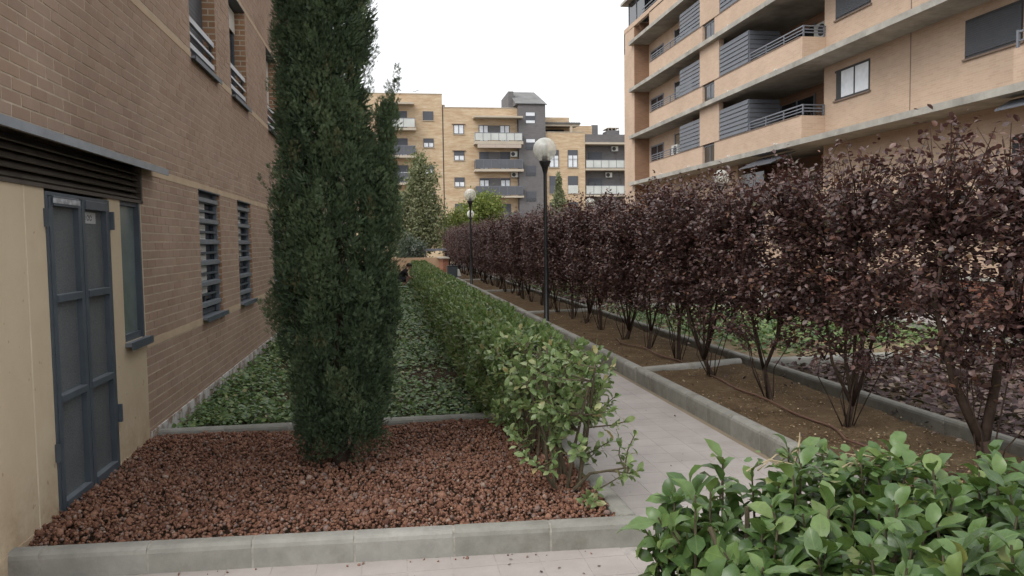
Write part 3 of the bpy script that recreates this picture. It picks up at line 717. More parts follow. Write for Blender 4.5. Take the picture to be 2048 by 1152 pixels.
for k in range(7):
    a = k * .9 + .3; m.tube([(-.36 + .03 * math.cos(a), 5.28 + .03 * math.sin(a), .12 + .02 * k), (-.36 + .13 * math.cos(a), 5.28 + .13 * math.sin(a), .35 + .04 * k), (-.36 + .2 * math.cos(a), 5.28 + .2 * math.sin(a), .8 + .05 * k)], [.018, .013, .006], 6)
m.build('trunk', M['wood'], CYP, True)
P_, D_, N_, L_, = [], [], [], []
R_ = []
def plume(bx, by, bz, lean, ln, rd, n, tone=None):
    t_ = rng.random(n) ** .8; a = rng.random(n) * 6.283
    prof = np.sin(np.clip(t_ * .9 + .1, 0, 1) * math.pi) ** .6
    r = rd * prof * np.sqrt(rng.uniform(.3, 1, n))
    ax = norm(np.array([lean[0], lean[1], 1.0]))
    p = np.array([bx, by, bz]) + ax * (t_ * ln)[:, None] + np.stack([np.cos(a) * r, np.sin(a) * r, np.zeros(n)], 1)
    d = np.stack([np.cos(a) * .6, np.sin(a) * .6, np.full(n, 1.0)], 1) + np.array([lean[0], lean[1], 0]) * .5 + rng.normal(0, .3, (n, 3))
    nn = np.stack([np.cos(a), np.sin(a), np.full(n, .1)], 1) + rng.normal(0, .6, (n, 3))
    P_.append(p); D_.append(d); N_.append(nn); L_.append(rng.uniform(.014, .031, n))
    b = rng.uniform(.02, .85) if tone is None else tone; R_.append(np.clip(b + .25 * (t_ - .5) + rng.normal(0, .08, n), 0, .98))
for z in np.arange(.27, 4.7, .055):
    cl, c2 = np.interp(z, zz, xl), np.interp(z, zz, xr); cx, hw = (cl + c2) / 2, (c2 - cl) / 2
    for k in range((5 if z < 3.3 else 2) if z > .3 else 4):
        a = rng.uniform(math.pi * .9, math.pi * 2.1) if rng.random() < .68 else rng.random() * 6.283
        big = rng.random() < .35; ln = rng.uniform(.32, .52) if big else rng.uniform(.16, .3); rd = rng.uniform(.10, .135) if big else rng.uniform(.05, .085)
        lump = 1 + .07 * math.sin(a * 3 + z * 2.7) + .05 * math.sin(z * 7 + a * 2)
        rr = min(max(.02, hw - rd * .8) * rng.uniform(.82, 1.04) * lump, max(.02, hw * 1.03 - rd))
        plume(cx + math.cos(a) * rr, 5.28 + math.sin(a) * rr, z - .12, (math.cos(a) * .16 + rng.normal(0, .05), math.sin(a) * .16), ln, rd, (395 if big else 185))
# stray side leader on the right
for k in range(22):
    z_ = rng.uniform(1.55, 2.35); plume(np.interp(z_, [1.5, 1.9, 2.4], [.0, -.02, .0]) + rng.normal(0, .02), 5.27 + rng.normal(0, .05), z_, (.10, 0), rng.uniform(.2, .34), rng.uniform(.05, .085), 230)
for q_ in range(13): plume(rng.uniform(-.05, .035), 5.28 + rng.normal(0, .03), rng.uniform(2.15, 2.46), (rng.uniform(-.15, .3), 0), rng.uniform(.1, .2), rng.uniform(.025, .045), 95)
plume(.045, 5.31, 2.5, (.12, 0), .2, .04, 120)
plume(.06, 5.32, 2.6, (.1, 0), .2, .026, 90); plume(.03, 5.31, 2.56, (-.1, 0), .12, .03, 35); plume(-.13, 5.15, .2, (.5, -.1), .18, .07, 120); plume(-.56, 5.2, .22, (-.4, 0), .2, .06, 90)
for k in range(16):                                       # dead brown patches
    z_ = rng.uniform(.35, 2.9); a = rng.uniform(math.pi * 1.05, math.pi * 1.95); h_ = (np.interp(z_, zz, xr) - np.interp(z_, zz, xl)) / 2 * .86; c_ = (np.interp(z_, zz, xr) + np.interp(z_, zz, xl)) / 2
    plume(c_ + math.cos(a) * h_, 5.28 + math.sin(a) * h_, z_, (0, 0), rng.uniform(.08, .2), rng.uniform(.02, .045), 60); R_[-1][:] = rng.uniform(.975, 1, 60)
for k in range(46):                                       # stray shoots on the outline
    z_ = rng.uniform(.5, 3.2); a = rng.uniform(math.pi * .85, math.pi * 2.15); h_ = (np.interp(z_, zz, xr) - np.interp(z_, zz, xl)) / 2 * rng.uniform(.95, 1.03); c_ = (np.interp(z_, zz, xr) + np.interp(z_, zz, xl)) / 2
    plume(c_ + math.cos(a) * h_, 5.28 + math.sin(a) * h_, z_, (math.cos(a) * .45, math.sin(a) * .45), rng.uniform(.07, .15), rng.uniform(.010, .022), 26, rng.uniform(.5, .9))
# inner branchlets that close the crown
n = 9000; z = rng.uniform(.3, 4.6, n); a = rng.random(n) * 6.283; hw = (np.interp(z, zz, xr) - np.interp(z, zz, xl)) / 2; cx = (np.interp(z, zz, xr) + np.interp(z, zz, xl)) / 2
r = hw * np.sqrt(rng.uniform(.05, .72, n))
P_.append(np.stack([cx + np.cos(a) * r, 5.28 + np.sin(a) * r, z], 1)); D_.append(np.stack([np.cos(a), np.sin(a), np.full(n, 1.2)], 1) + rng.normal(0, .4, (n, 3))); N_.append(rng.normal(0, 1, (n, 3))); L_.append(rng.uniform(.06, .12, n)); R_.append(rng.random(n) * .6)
P_, D_, N_, L_, R_ = map(np.concatenate, (P_, D_, N_, L_, R_))
foliage('crown', M['cypress'], CYP, SPRIG, P_, D_, N_, L_, L_ * .9, R_)

# ------------------------------------------------------------------ ivy in the bed on the left
def field(n, x0, x1, y0, y1, fall):
    u = rng.random(n); y = y0 + (np.exp(u * math.log(1 + (y1 - y0) / fall)) - 1) * fall
    return np.stack([rng.uniform(x0, x1, n), y, np.zeros(n)], 1)
p = field(66000, WX + .10, 1.12, 6.5, 38, 5)
cl = np.sin(p[:, 0] * 2.7 + np.sin(p[:, 1] * 1.1) * 1.5) * np.sin(p[:, 1] * 1.9 + p[:, 0]) + rng.normal(0, .35, len(p))
bare = np.exp(-((p[:, 0] - .35) ** 2 / .18 + (p[:, 1] - 8.6) ** 2 / 2.5))
keep = (cl > -.75) & (rng.random(len(p)) > bare * .8)
p = p[keep]; hgt = (.05 + .05 * np.clip(cl[keep] + .4, 0, 1.4)); p[:, 2] = .085 + hgt * rng.uniform(.2, 1.15, len(p))
far = np.clip((p[:, 1] - 6.5) / 20, 0, 1)
L = rng.uniform(.024, .046, len(p)) * (1 + far * 1.3)
d = np.stack([rng.normal(0, 1, len(p)), rng.normal(0, 1, len(p)), rng.normal(.05, .35, len(p))], 1); nn = np.stack([rng.normal(0, .35, len(p)), rng.normal(-.1, .35, len(p)), np.ones(len(p))], 1)
o = foliage('ivy', M['ivy'], None, LEAF2, p, d, nn, L, L * .95); tag(o, 'low green ivy covering the bed beside the brick wall', 'ground cover', kind='stuff')

# ------------------------------------------------------------------ green hedge along the path
def hedge_x(y): return np.interp(y, [4.2, 5.5, 7, 9, 20, 33], [.80, .74, .71, .68, .72, .84]), np.interp(y, [4.2, 5.5, 7, 20, 33], [1.30, 1.36, 1.38, 1.40, 1.50])
HG = empty('hedge', (1.0, 19, .09), 'long clipped green hedge running along the path kerb', 'hedge')
m_t = 7000
u = rng.random(m_t); ty = 5.55 + (np.exp(u * math.log(1 + 27.2 / 7)) - 1) * 7
hl, hr = hedge_x(ty); hmid = (hl + hr) / 2; hwid = (hr - hl) / 2
a = rng.uniform(-.25, math.pi + .25, m_t)                                  # round the section from right over the top to left
k = .55
lump = 1 + .07 * np.sin(ty * 3.1) + .06 * np.sin(ty * 7.7 + a * 3) + rng.normal(0, .06, m_t)
cxs = np.sign(np.cos(a)) * np.abs(np.cos(a)) ** k * hwid * lump; czs = np.sign(np.sin(a)) * np.abs(np.sin(a)) ** k
tz = np.where(czs > 0, .47 + czs * .40 * (1 + .05 * np.sin(ty * 2.3) + rng.normal(0, .05, m_t)), .48 + czs * .35)
low = rng.random(m_t) < .16; tz = np.where(low, rng.uniform(.16, .5, m_t), tz); cxs = np.where(low, cxs * rng.uniform(.7, 1, m_t), cxs)
T = np.stack([hmid + cxs, ty, tz], 1)
inside = rng.random(m_t) < .22; T[inside, 0] = hmid[inside] + cxs[inside] * .7; T[inside, 2] -= .07
A = np.stack([cxs * 1.1, rng.normal(0, .3, m_t) - .1, .75 + rng.normal(0, .25, m_t)], 1)
P, D, N, L = rosettes(T, A, 7, .058 * (1 + .35 * np.clip((ty - 10) / 15, 0, 1)), (20, 95))
N += rng.normal(0, .25, N.shape)
foliage('foliage', M['hedge_m'], HG, LEAF2, P, D, N, L, L * .52, kind='stuff')
m = MB()
for y in np.arange(5.9, 33, .62):
    l, r = hedge_x(y)
    for q in range(4):
        bx = (l + r) / 2 + random.uniform(-.12, .12); tx = bx + random.uniform(-.3, .3)
        m.tube([(bx, y + random.uniform(-.1, .1), .06), ((bx + tx) / 2, y, .4), (tx, y + random.uniform(-.2, .2), .8)], [.013, .010, .004], 5)
m.build('stems', M['wood_green'], HG)
# leggy shrub that ends the hedge
def leafy_shrub(name, label, stems_, tips, leafL, nleaf, nobj, base):
    e = empty(name, base, label, 'shrub'); mb = MB(); ends = []; axes = []
    pts = []
    for s in stems_:
        s = [Vector(q) for q in s]; rad = np.linspace(.013, .006, len(s)); mb.tube(s, list(rad), 6)
        for i in range(len(s) - 1):
            for w in np.linspace(0, 1, 5): pts.append(s[i].lerp(s[i + 1], w))
    for tp in tips:
        tp = Vector(tp); c = min((q for q in pts if q.z < tp.z - .02), key=lambda q: (q - tp).length, default=pts[0])
        mid = c.lerp(tp, .55) + Vector((random.uniform(-.03, .03), random.uniform(-.03, .03), -.01))
        mb.tube([c, mid, tp], [.0055, .004, .0028], 5)
        ends.append(tp); ax = (tp - c).normalized() + Vector((0, 0, .55)); axes.append(ax)
        if (tp - c).length > .16: ends.append(mid); axes.append(ax)
    mb.build('stems', M['wood_green'], e)
    P, D, N, L = rosettes(np.array([tuple(q) for q in ends]), np.array([tuple(q) for q in axes]), nleaf, leafL, (25, 100), .07)
    D = D + np.array([0, 0, -.12]); N += rng.normal(0, .2, N.shape)
    sel = split_visible(P, L, nobj)
    leaf_objects(e, M['hedge'], HLM, P[sel], D[sel], N[sel], L[sel], L[sel] * .5)
    s2 = ~sel
    foliage('foliage', M['hedge_m'], e, BIG[0], P[s2], D[s2], N[s2], L[s2], L[s2] * .5, kind='stuff', smooth=True)
    return e
HLM = leaf_meshes('leaf', M['hedge'])
st = []
for k in range(9):
    bx, by = 1.0 + random.uniform(-.09, .09), 4.5 + random.uniform(-.12, .25); tx, ty_ = bx + random.uniform(-.22, .2), by + random.uniform(-.25, .35)
    st.append([(bx, by, .06), (bx * .7 + tx * .3 + random.uniform(-.03, .03), by * .7 + ty_ * .3, .38), (tx, ty_, random.uniform(.75, .95))])
st += [[(1.02, 4.42, .1), (1.13, 4.35, .24), (1.30, 4.22, .30)], [(.97, 4.45, .1), (.84, 4.4, .28), (.72, 4.42, .42)], [(1.05, 4.35, .08), (1.12, 4.22, .16), (1.13, 4.18, .2)]]
tips = [(random.uniform(.80, 1.34), random.uniform(4.25, 5.0), random.uniform(.55, .94)) for _ in range(84)]
tips += [(random.uniform(.82, 1.3), random.uniform(4.25, 4.9), random.uniform(.3, .6)) for _ in range(20)]
tips += [(.70, 4.42, .45), (.74, 4.36, .38), (.78, 4.4, .5), (.80, 4.33, .33), (.9, 4.3, .3), (1.32, 4.2, .33), (1.27, 4.2, .26), (1.36, 4.15, .30), (1.3, 4.3, .42), (1.33, 4.3, .55), (1.37, 4.25, .48), (1.12, 4.14, .22), (1.1, 4.1, .16), (1.08, 4.2, .15)]
leafy_shrub('leggy_shrub', 'leggy green shrub with bare stems at the near end of the hedge', st, tips, .066, 7, 300, (1.0, 4.5, .08))
st = []
for k in range(9):
    bx, by = 1.02 + random.uniform(-.1, .1), 5.3 + random.uniform(-.2, .25); tx, ty_ = bx + random.uniform(-.24, .26), by + random.uniform(-.25, .3)
    st.append([(bx, by, .06), (bx * .7 + tx * .3, by * .7 + ty_ * .3, .38), (tx, ty_, random.uniform(.75, .92))])
tips = [(random.uniform(.74, 1.38), random.uniform(4.85, 5.75), random.uniform(.58, .92)) for _ in range(105)] + [(random.uniform(.76, 1.3), random.uniform(4.95, 5.7), random.uniform(.28, .6)) for _ in range(24)]
leafy_shrub('bushy_shrub', 'bushy green shrub just behind the leggy end shrub of the hedge', st, tips, .064, 7, 160, (.95, 5.3, .08))

# ------------------------------------------------------------------ laurel in front of the camera
FB_ = empty('laurel_bush', (1.5, 1.8, .02), 'glossy broad-leaved laurel bush with large leaves close in front', 'bush')
mb = MB(); T = []; A = []
for k in range(520):
    x, y = random.uniform(.86, 2.58), random.uniform(1.15, 2.55)
    edge = min(x - .83, 2.55 - y)
    zt = .79 + .035 * math.sin(x * 5) + .03 * math.sin(y * 7 + x * 3) - max(0, .14 - edge) * 1.1 + (random.uniform(-.10, .045) if k < 340 else random.uniform(-.3, -.1))
    T.append((x, y, zt)); A.append((random.uniform(-.4, .3) - max(0, .2 - (x - .78)) * 2.5, random.uniform(-.35, .25), 1))
for k in range(90):
    x, y, z = random.uniform(.82, .93), random.uniform(1.3, 2.5), random.uniform(.2, .74); T.append((x, y, z)); A.append((-.9, random.uniform(-.4, .4), .6))
for k in range(90):
    x, y, z = random.uniform(.82, 2.4), random.uniform(2.42, 2.58), random.uniform(.35, .72); T.append((x, y, z)); A.append((random.uniform(-.4, .4), .5, .7))
for q in ((1.1, 2.45, .85), (1.34, 2.45, .87), (.88, 2.15, .83), (1.7, 2.4, .86), (2.0, 2.3, .87), (1.3, 2.3, .86)): T.append(q); A.append((0, 0, 1))
for (x, y, z), (ax, ay, az) in zip(T, A):
    dx, dy = ax * .2, ay * .2; mb.tube([(x - dx * 1.6, y - dy * 1.6, max(.03, z - .32)), (x - dx * .5, y - dy * .5, z - .14), (x, y, z + .012)], [.006, .0045, .003], 5)
for k in range(16):
    x, y = random.uniform(.9, 2.3), random.uniform(1.3, 2.3); mb.tube([(x, y, .0), (x + random.uniform(-.1, .1), y + random.uniform(-.1, .1), .4), (x + random.uniform(-.2, .2), y + random.uniform(-.2, .2), .78)], [.016, .013, .007], 6)
mb.build('stems', M['wood_green'], FB_)
P, D, N, L = rosettes(np.array(T), np.array(A, float), 9, .092, (42, 122), .12)
N += rng.normal(0, .18, N.shape)
top = np.where(P[:, 2] > .64, 1.0, .6)
sel = split_visible(P, L * top, 300)
leaf_objects(FB_, M['laurel'], leaf_meshes('leaf', M['laurel']), P[sel], D[sel], N[sel], L[sel], L[sel] * .55)
foliage('foliage', M['laurel_m'], FB_, BIG[1], P[~sel], D[~sel], N[~sel], L[~sel], L[~sel] * .55, kind='stuff', smooth=True)
# dry twigs and small ivy tangled in its top
tw = empty('dry_twigs', (1.45, 2.3, .82), 'dry pale twigs and small ivy leaves tangled on top of the laurel', 'twigs')
m = MB()
m.tube([(1.33, 2.42, .79), (1.36, 2.43, .86), (1.375, 2.44, .91), (1.375, 2.44, .935)], [.004, .0045, .0035, .002], 5)
for k in range(9):
    x, y = random.uniform(1.15, 1.7), random.uniform(2.25, 2.5); ang = random.uniform(-.8, .8)
    m.tube([(x, y, .81), (x + .08 * math.cos(ang), y + .05 * math.sin(ang), .85 + random.uniform(0, .02)), (x + .19 * math.cos(ang), y + .12 * math.sin(ang), .835)], [.003, .0025, .0018], 5)
m.build('twig', M['twig_pale'], tw)
n = 130; p = np.stack([rng.uniform(1.2, 1.75, n), rng.uniform(2.2, 2.5, n), rng.uniform(.82, .87, n)], 1)
d = np.stack([rng.normal(0, 1, n), rng.normal(0, 1, n), rng.normal(0, .3, n)], 1); nn = np.stack([rng.normal(0, .4, n), rng.normal(-.2, .4, n), np.ones(n)], 1); L = rng.uniform(.02, .04, n)
foliage('ivy_leaves', M['ivy'], tw, LEAF2, p, d, nn, L, L * .95)

# ------------------------------------------------------------------ purple-leaved trees
def purple_tree(seed, fork, trunk_h, nleaf=30, ntw=185):
    """trunk mesh, branch mesh and leaf arrays about the origin"""
    r = random.Random(seed); tr = MB(); br = MB(); limbs = []
    lean = (r.uniform(-.07, .07), r.uniform(-.09, .09))
    top = Vector((lean[0], lean[1], trunk_h))
    tr.tube([(0, 0, -.06), (0, 0, .02), (lean[0] * .5, lean[1] * .5, trunk_h * .5), top], [.036, .029, .024, .021] if fork > 2 else [.058, .048, .04, .038], 9)
    for k in range(fork):
        a = k * 6.283 / fork + r.uniform(-.4, .4); o1 = r.uniform(.12, .2); o2 = r.uniform(.2, .36)
        p1 = top + Vector((math.cos(a) * o1 * .7, math.sin(a) * o1 * 1.25, r.uniform(.26, .46))); p2 = top + Vector((math.cos(a) * o2 * .7, math.sin(a) * o2 * 1.25, r.uniform(.8, .95)))
        p3 = p2 + Vector((r.uniform(-.08, .08), r.uniform(-.12, .12), r.uniform(.45, .62)))
        tr.tube([top - Vector((0, 0, .03)), p1, p2, p3], [.016, .013, .009, .004] if fork > 2 else [.034, .028, .016, .006], 7); limbs.append([top, p1, p2, p3])
    for k in range(6):                                                     # thin suckers
        a = r.uniform(0, 6.28); q = Vector((math.cos(a) * .05, math.sin(a) * .05, .02)); e = q + Vector((math.cos(a) * r.uniform(.1, .3), math.sin(a) * r.uniform(.15, .4), r.uniform(.6, 1.1)))
        br.tube([q, q.lerp(e, .3) + Vector((r.uniform(-.06, .06), r.uniform(-.06, .06), .02)), q.lerp(e, .65) + Vector((r.uniform(-.07, .07), r.uniform(-.07, .07), 0)), e], [.0058, .005, .004, .002], 5); limbs.append([q, q.lerp(e, .5), e])
    allp = [l[i].lerp(l[i + 1], w) for l in limbs for i in range(len(l) - 1) for w in (0, .25, .5, .75)]
    allp = [q for q in allp if q.z > .5]
    P = []; D = []
    for k in range(ntw):
        z = r.uniform(.84, 2.15) if r.random() < .95 else r.uniform(.5, .9)
        wy = .86 * (1 if z > .95 else .8); wx = .44 * (1 if z > 1.0 else .8)
        e = Vector((r.uniform(-1, 1) * wx, r.uniform(-1, 1) * wy, z + (r.uniform(.02, .14) if z > 2.05 and r.random() < .5 else 0)))
        c = min(allp, key=lambda q: (q - e).length + (.5 if q.z > e.z - .05 else 0)); 
        md = c.lerp(e, .5) + Vector((r.uniform(-.04, .04), r.uniform(-.04, .04), .03))
        br.tube([c, md, e], [.006, .004, .002], 4)
        n = int(nleaf * r.uniform(.6, 1.2))
        for j in range(n):
            w = r.uniform(.25, 1.05); b = c.lerp(md, w * 2) if w < .5 else md.lerp(e, w * 2 - 1)
            P.append(tuple(b + Vector((r.gauss(0, .035), r.gauss(0, .035), r.gauss(0, .035))))); dr = (e - c).normalized()
            D.append((dr.x * .4 + r.gauss(0, .7), dr.y * .4 + r.gauss(0, .7), dr.z * .2 + r.gauss(-.15, .45)))
    P = np.array(P); D = np.array(D); N = np.stack([rng.normal(0, .55, len(P)), rng.normal(0, .55, len(P)), np.ones(len(P))], 1); L = rng.uniform(.033, .057, len(P))
    return tr, br, P, D, N, L
ORD = ['nearest', 'second', 'third', 'fourth', 'fifth', 'sixth', 'seventh', 'eighth', 'ninth', 'tenth', 'eleventh', 'twelfth']
PLM = leaf_meshes('leaf', M['purple'], BIG[:2])
ty = [4.17, 5.62, 6.79, 8.07, 9.21, 10.38, 11.28, 12.65, 13.9, 14.89, 16.02, 17.05]
while ty[-1] < 43.5: ty.append(ty[-1] + 1.1 + .06 * math.sin(len(ty) * 2.1))
PG = 'purple-leaved trees planted in a row'
variants = {}
for i, y in enumerate(ty):
    x = 3.60 if i == 0 else 3.53 + .04 * math.sin(i * 1.7)
    e = empty('purple_leaf_tree', (x, y, .085))
    if i == 0: lab = 'purple-leaved tree with a low forked trunk, nearest of the row'
    elif i < 12: lab = f'purple-leaved tree, {ORD[i]} along the row counted from the nearest'
    else: lab = 'slender purple-leaved tree in the far, tightly packed stretch of the row'
    tag(e, lab, 'tree', PG)
    if i < 3:
        tr, br, P, D, N, L = purple_tree(100 + i, (2, 5, 4)[i], (.27, .22, .30)[i], 30, 430)
        org = np.array([x, y, .085]); s = np.array(e.location)
        def bake(mbx, nm, mat):
            me = bpy.data.meshes.new(nm); me.from_pydata(mbx.v, [], mbx.f); me.polygons.foreach_set('use_smooth', [True] * len(me.polygons)); link(nm, me, mat, e)
        bake(tr, 'trunk', M['wood']); bake(br, 'branches', M['wood'])
        Pw = P + org; sel = split_visible(Pw, L, (300, 220, 120)[i])
        leaf_objects(e, M['purple'], PLM, Pw[sel], D[sel], N[sel], L[sel], L[sel] * .58)
        foliage('crown', M['purple_m'], e, LEAF2, Pw[~sel], D[~sel], N[~sel], L[~sel], L[~sel] * .62)
    else:
        v = i % 5
        if v not in variants:
            tr, br, P, D, N, L = purple_tree(200 + v, (3, 5, 4, 6, 3)[v], (.25, .16, .42, .2, .5)[v], 30, 420)
            ms = []
            for mbx, nm, mat in ((tr, 'trunk', M['wood']), (br, 'branches', M['wood'])):
                me = bpy.data.meshes.new(nm); me.from_pydata(mbx.v, [], mbx.f); me.polygons.foreach_set('use_smooth', [True] * len(me.polygons)); me.materials.append(mat); ms.append((nm, me))
            V, Fc = scatter(LEAF2, P, D, N, L, L * .62); me = np_mesh('crown', V, Fc, np.repeat(rng.random(len(P)), 2)); me.materials.append(M['purple_m']); ms.append(('crown', me)); variants[v] = ms
        for nm, me in variants[v]: link(nm, me, None, e)
        e.rotation_euler = (0, 0, math.pi * ((i // 5) % 2) + .12 * math.sin(i * 3)); e.scale = (1 + .08 * math.sin(i * 2.3), 1 + .06 * math.sin(i * 4.1), 1 + .045 * math.sin(i * 1.9) + .002 * max(0, i - 5))

# soil crumbs, leaf litter, rear ground cover
p = field(9000, 2.8, 4.2, 3.2, 16, 3); p[:, 2] = .092 + rng.uniform(-.004, .006, len(p)); n = len(p)
d = np.stack([rng.normal(0, 1, n), rng.normal(0, 1, n), rng.normal(0, .2, n)], 1); nn = np.stack([rng.normal(0, .4, n), rng.normal(0, .4, n), np.ones(n)], 1); L = rng.uniform(.008, .022, n)
o = foliage('soil_litter', M['crumb'], None, LEAF2, p, d, nn, L, L * .8); tag(o, 'small pale crumbs and bits scattered over the brown soil', 'litter', kind='stuff')
def litter(n, x0, x1, y0, y1, z, Lr, fall):
    p = field(n, x0, x1, y0, y1, fall); p[:, 2] = z + rng.uniform(-.01, .035, n)
    d = np.stack([rng.normal(0, 1, n), rng.normal(0, 1, n), rng.normal(0, .2, n)], 1); nn = np.stack([rng.normal(0, .5, n), rng.normal(-.1, .5, n), np.ones(n)], 1); L = rng.uniform(*Lr, n)
    return p, d, nn, L
p, d, nn, L = (np.concatenate(q) for q in zip(litter(9500, 4.36, 8.8, 3.5, 8.72, .07, (.04, .10), 6), litter(5000, 4.36, 8.8, 17.1, 44, .07, (.08, .16), 10), litter(90, 2.8, 4.2, 4, 14, .1, (.03, .05), 6)))
o = foliage('leaf_litter', M['litter'], None, LEAF2, p, d, nn, L, L * .65); tag(o, 'purple-grey fallen leaves and bark covering the beds behind the trees', 'leaf litter', kind='stuff')
p = np.concatenate([np.stack([rng.normal(cx, sx, k), rng.normal(cy_, sy, k), np.full(k, .08)], 1) for cx, sx, cy_, sy, k in ((5.4, .55, 12.2, 1.6, 2600), (7.3, .7, 11.8, 1.1, 2600), (5.0, .35, 15.0, .9, 700), (6.6, .5, 14.6, .9, 900), (5.2, .4, 24, 2.5, 900))])
p = p[(p[:, 0] > 4.4) & (p[:, 0] < 8.8) & (np.abs(p[:, 1] - 16.95) > .1) & (p[:, 1] > 8.9)]; n = len(p); p[:, 2] += rng.uniform(0, .09, n)
d = np.stack([rng.normal(0, 1, n), rng.normal(0, 1, n), rng.normal(.1, .4, n)], 1); nn = np.stack([rng.normal(0, .4, n), rng.normal(-.2, .4, n), np.ones(n)], 1); L = rng.uniform(.05, .10, n)
o = foliage('ground_cover', M['ivy'], None, LEAF2, p, d, nn, L, L * .8); tag(o, 'patches of low green plants on the sandy bed behind the trees', 'ground cover', kind='stuff')
# irrigation hoses on the soil
for pts, lab in (([(3.45, 8.0), (3.40, 7.4), (3.42, 6.9), (3.38, 6.2), (3.42, 5.6), (3.3, 5.2), (3.42, 4.6), (3.5, 4.1), (3.4, 3.2)], 'brown irrigation hose on the soil past the nearest purple trees'),
                 ([(3.4, 11.5), (3.3, 10.9), (3.45, 10.3), (3.42, 9.7), (3.5, 9.1), (3.45, 8.8)], 'brown irrigation hose on the soil behind the cross kerb')):
    m = MB(); q = []
    for a, b in zip(pts, pts[1:]):
        for w in (0, .33, .66): q.append((a[0] + (b[0] - a[0]) * w + .012 * math.sin(len(q) * 1.1), a[1] + (b[1] - a[1]) * w, .112 + .004 * math.sin(len(q))))
    m.tube(q, .0095, 7); tag(m.build('irrigation_hose', M['hose'], None, True), lab, 'hose')
# a dry leaf and specks on the paving
m = MB(); m.v = [(-.36, 3.66, .007), (-.335, 3.69, .022), (-.30, 3.675, .012), (-.285, 3.65, .03), (-.31, 3.64, .01), (-.335, 3.645, .018)]; m.f = [(0, 1, 2, 5), (5, 2, 3, 4)]
tag(m.build('dry_leaf', plain('dry_leaf_brown', (.19, .10, .06), .8, .2), None), 'curled brown dry leaf lying on the front paving', 'leaf')
p = np.concatenate([np.stack([rng.uniform(-1.2, 1.1, 18), rng.uniform(3.45, 3.8, 18), np.full(18, .009)], 1), np.stack([rng.uniform(1.35, 2.6, 45), rng.uniform(3.2, 11, 45), np.full(45, .009)], 1)])
n = len(p); d = rng.normal(0, 1, (n, 3)) * (1, 1, .15); nn = np.tile((0, 0, 1.), (n, 1)) + rng.normal(0, .2, (n, 3)); L = rng.uniform(.008, .026, n)
o = foliage('debris', M['litter'], None, LEAF2, p, d, nn, L, L * .6); tag(o, 'small dark specks of plant debris on the paving', 'debris', kind='stuff')
n = 26; p = np.stack([rng.uniform(-1.6, 1.0, n), rng.uniform(0, .05, n), np.full(n, .008)], 1); p[:, 1] = front_y(p[:, 0]) - .015 - p[:, 1]
stones_o = stones('gravel_spill', p, rng.uniform(.003, .009, n), M['lava']); tag(stones_o, 'red gravel crumbs spilled at the foot of the front kerb', 'gravel', kind='stuff')

# ------------------------------------------------------------------ lamp posts
def lamp(x, y, label, z=.07):
    e = empty('lamp_post', (x, y, z), label, 'lamp post', 'globe lamp posts of the garden')
    m = MB(); m.lathe([(.0, z - .02), (.075, z - .02), (.075, z + .03), (.05, z + .05), (.046, 1.1), (.036, 1.14), (.032, 2.82), (.036, 2.86), (.06, 2.96), (.112, 3.07), (.112, 3.085), (.0, 3.085)], x, y, 14); m.build('post', M['black'], e, True)
    m = MB(); pr = [(.215 * math.cos(a), 3.295 + .215 * math.sin(a)) for a in np.linspace(-1.40, 1.5707, 22)]; m.lathe(pr, x, y, 32); m.build('globe', M['globe'], e, True)
    m = MB(); m.lathe([(.055, 3.086), (.05, 3.13), (.062, 3.15), (.045, 3.17), (0, 3.17)], x, y, 14); m.build('lamp_holder', M['black'], e, True)
    for k in range(6):
        zz_ = 3.185 + k * .036; m = MB(); m.lathe([(.03, zz_), (.063, zz_ - .004), (.066, zz_), (.05, zz_ + .018), (.03, zz_ + .02)], x, y, 18); m.build('louvre_ring', M['reflector'], e, True)
    m = MB(); m.lathe([(.03, 3.17), (.03, 3.40), (.0, 3.41)], x, y, 10); m.build('bulb_tube', M['white_plastic'], e, True)
lamp(2.86, 14.1, 'nearest black lamp post with a clear globe beside the path kerb'); lamp(2.86, 27.5, 'second black globe lamp post along the path kerb, past the nearest one')
lamp(4.75, 45.6, 'far globe lamp post seen just beside the second post, over the purple trees', 0)
lamp(9.05, 20.3, 'globe lamp whose top peeps over the purple trees before the tan building'); lamp(8.8, 33.4, 'small far globe lamp peeping over the purple trees before the grey far block')

# ------------------------------------------------------------------ tan apartment building on the right
TB = empty('apartment_building', (15, 28, 0), 'tan brick apartment building with concrete slabs and grey louvred balcony screens', 'building')
XF, XW, XR = 13.5, 14.35, 15.7
ST, S0 = 2.56, 4.66
def wallbox(name, mat, *b): return B(name, mat, TB, *b)
wallbox('wall', M['tan_brick'], (XW, XW + .25, 8, 24.10, -.2, 17.5))
wallbox('wall', M['tan_brick'], (XW, XW + .25, 30.55, 43.4, -.2, 13.6))
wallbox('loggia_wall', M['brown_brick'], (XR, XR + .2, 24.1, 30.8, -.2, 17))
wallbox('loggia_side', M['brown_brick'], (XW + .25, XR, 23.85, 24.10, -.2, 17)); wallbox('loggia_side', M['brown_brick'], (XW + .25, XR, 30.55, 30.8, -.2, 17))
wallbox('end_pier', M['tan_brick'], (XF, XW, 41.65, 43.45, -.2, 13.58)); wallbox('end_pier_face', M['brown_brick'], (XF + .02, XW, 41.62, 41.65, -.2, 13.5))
wallbox('expansion_joint', M['coping'], (XW - .004, XW, 19.75, 19.79, 4.9, 17))
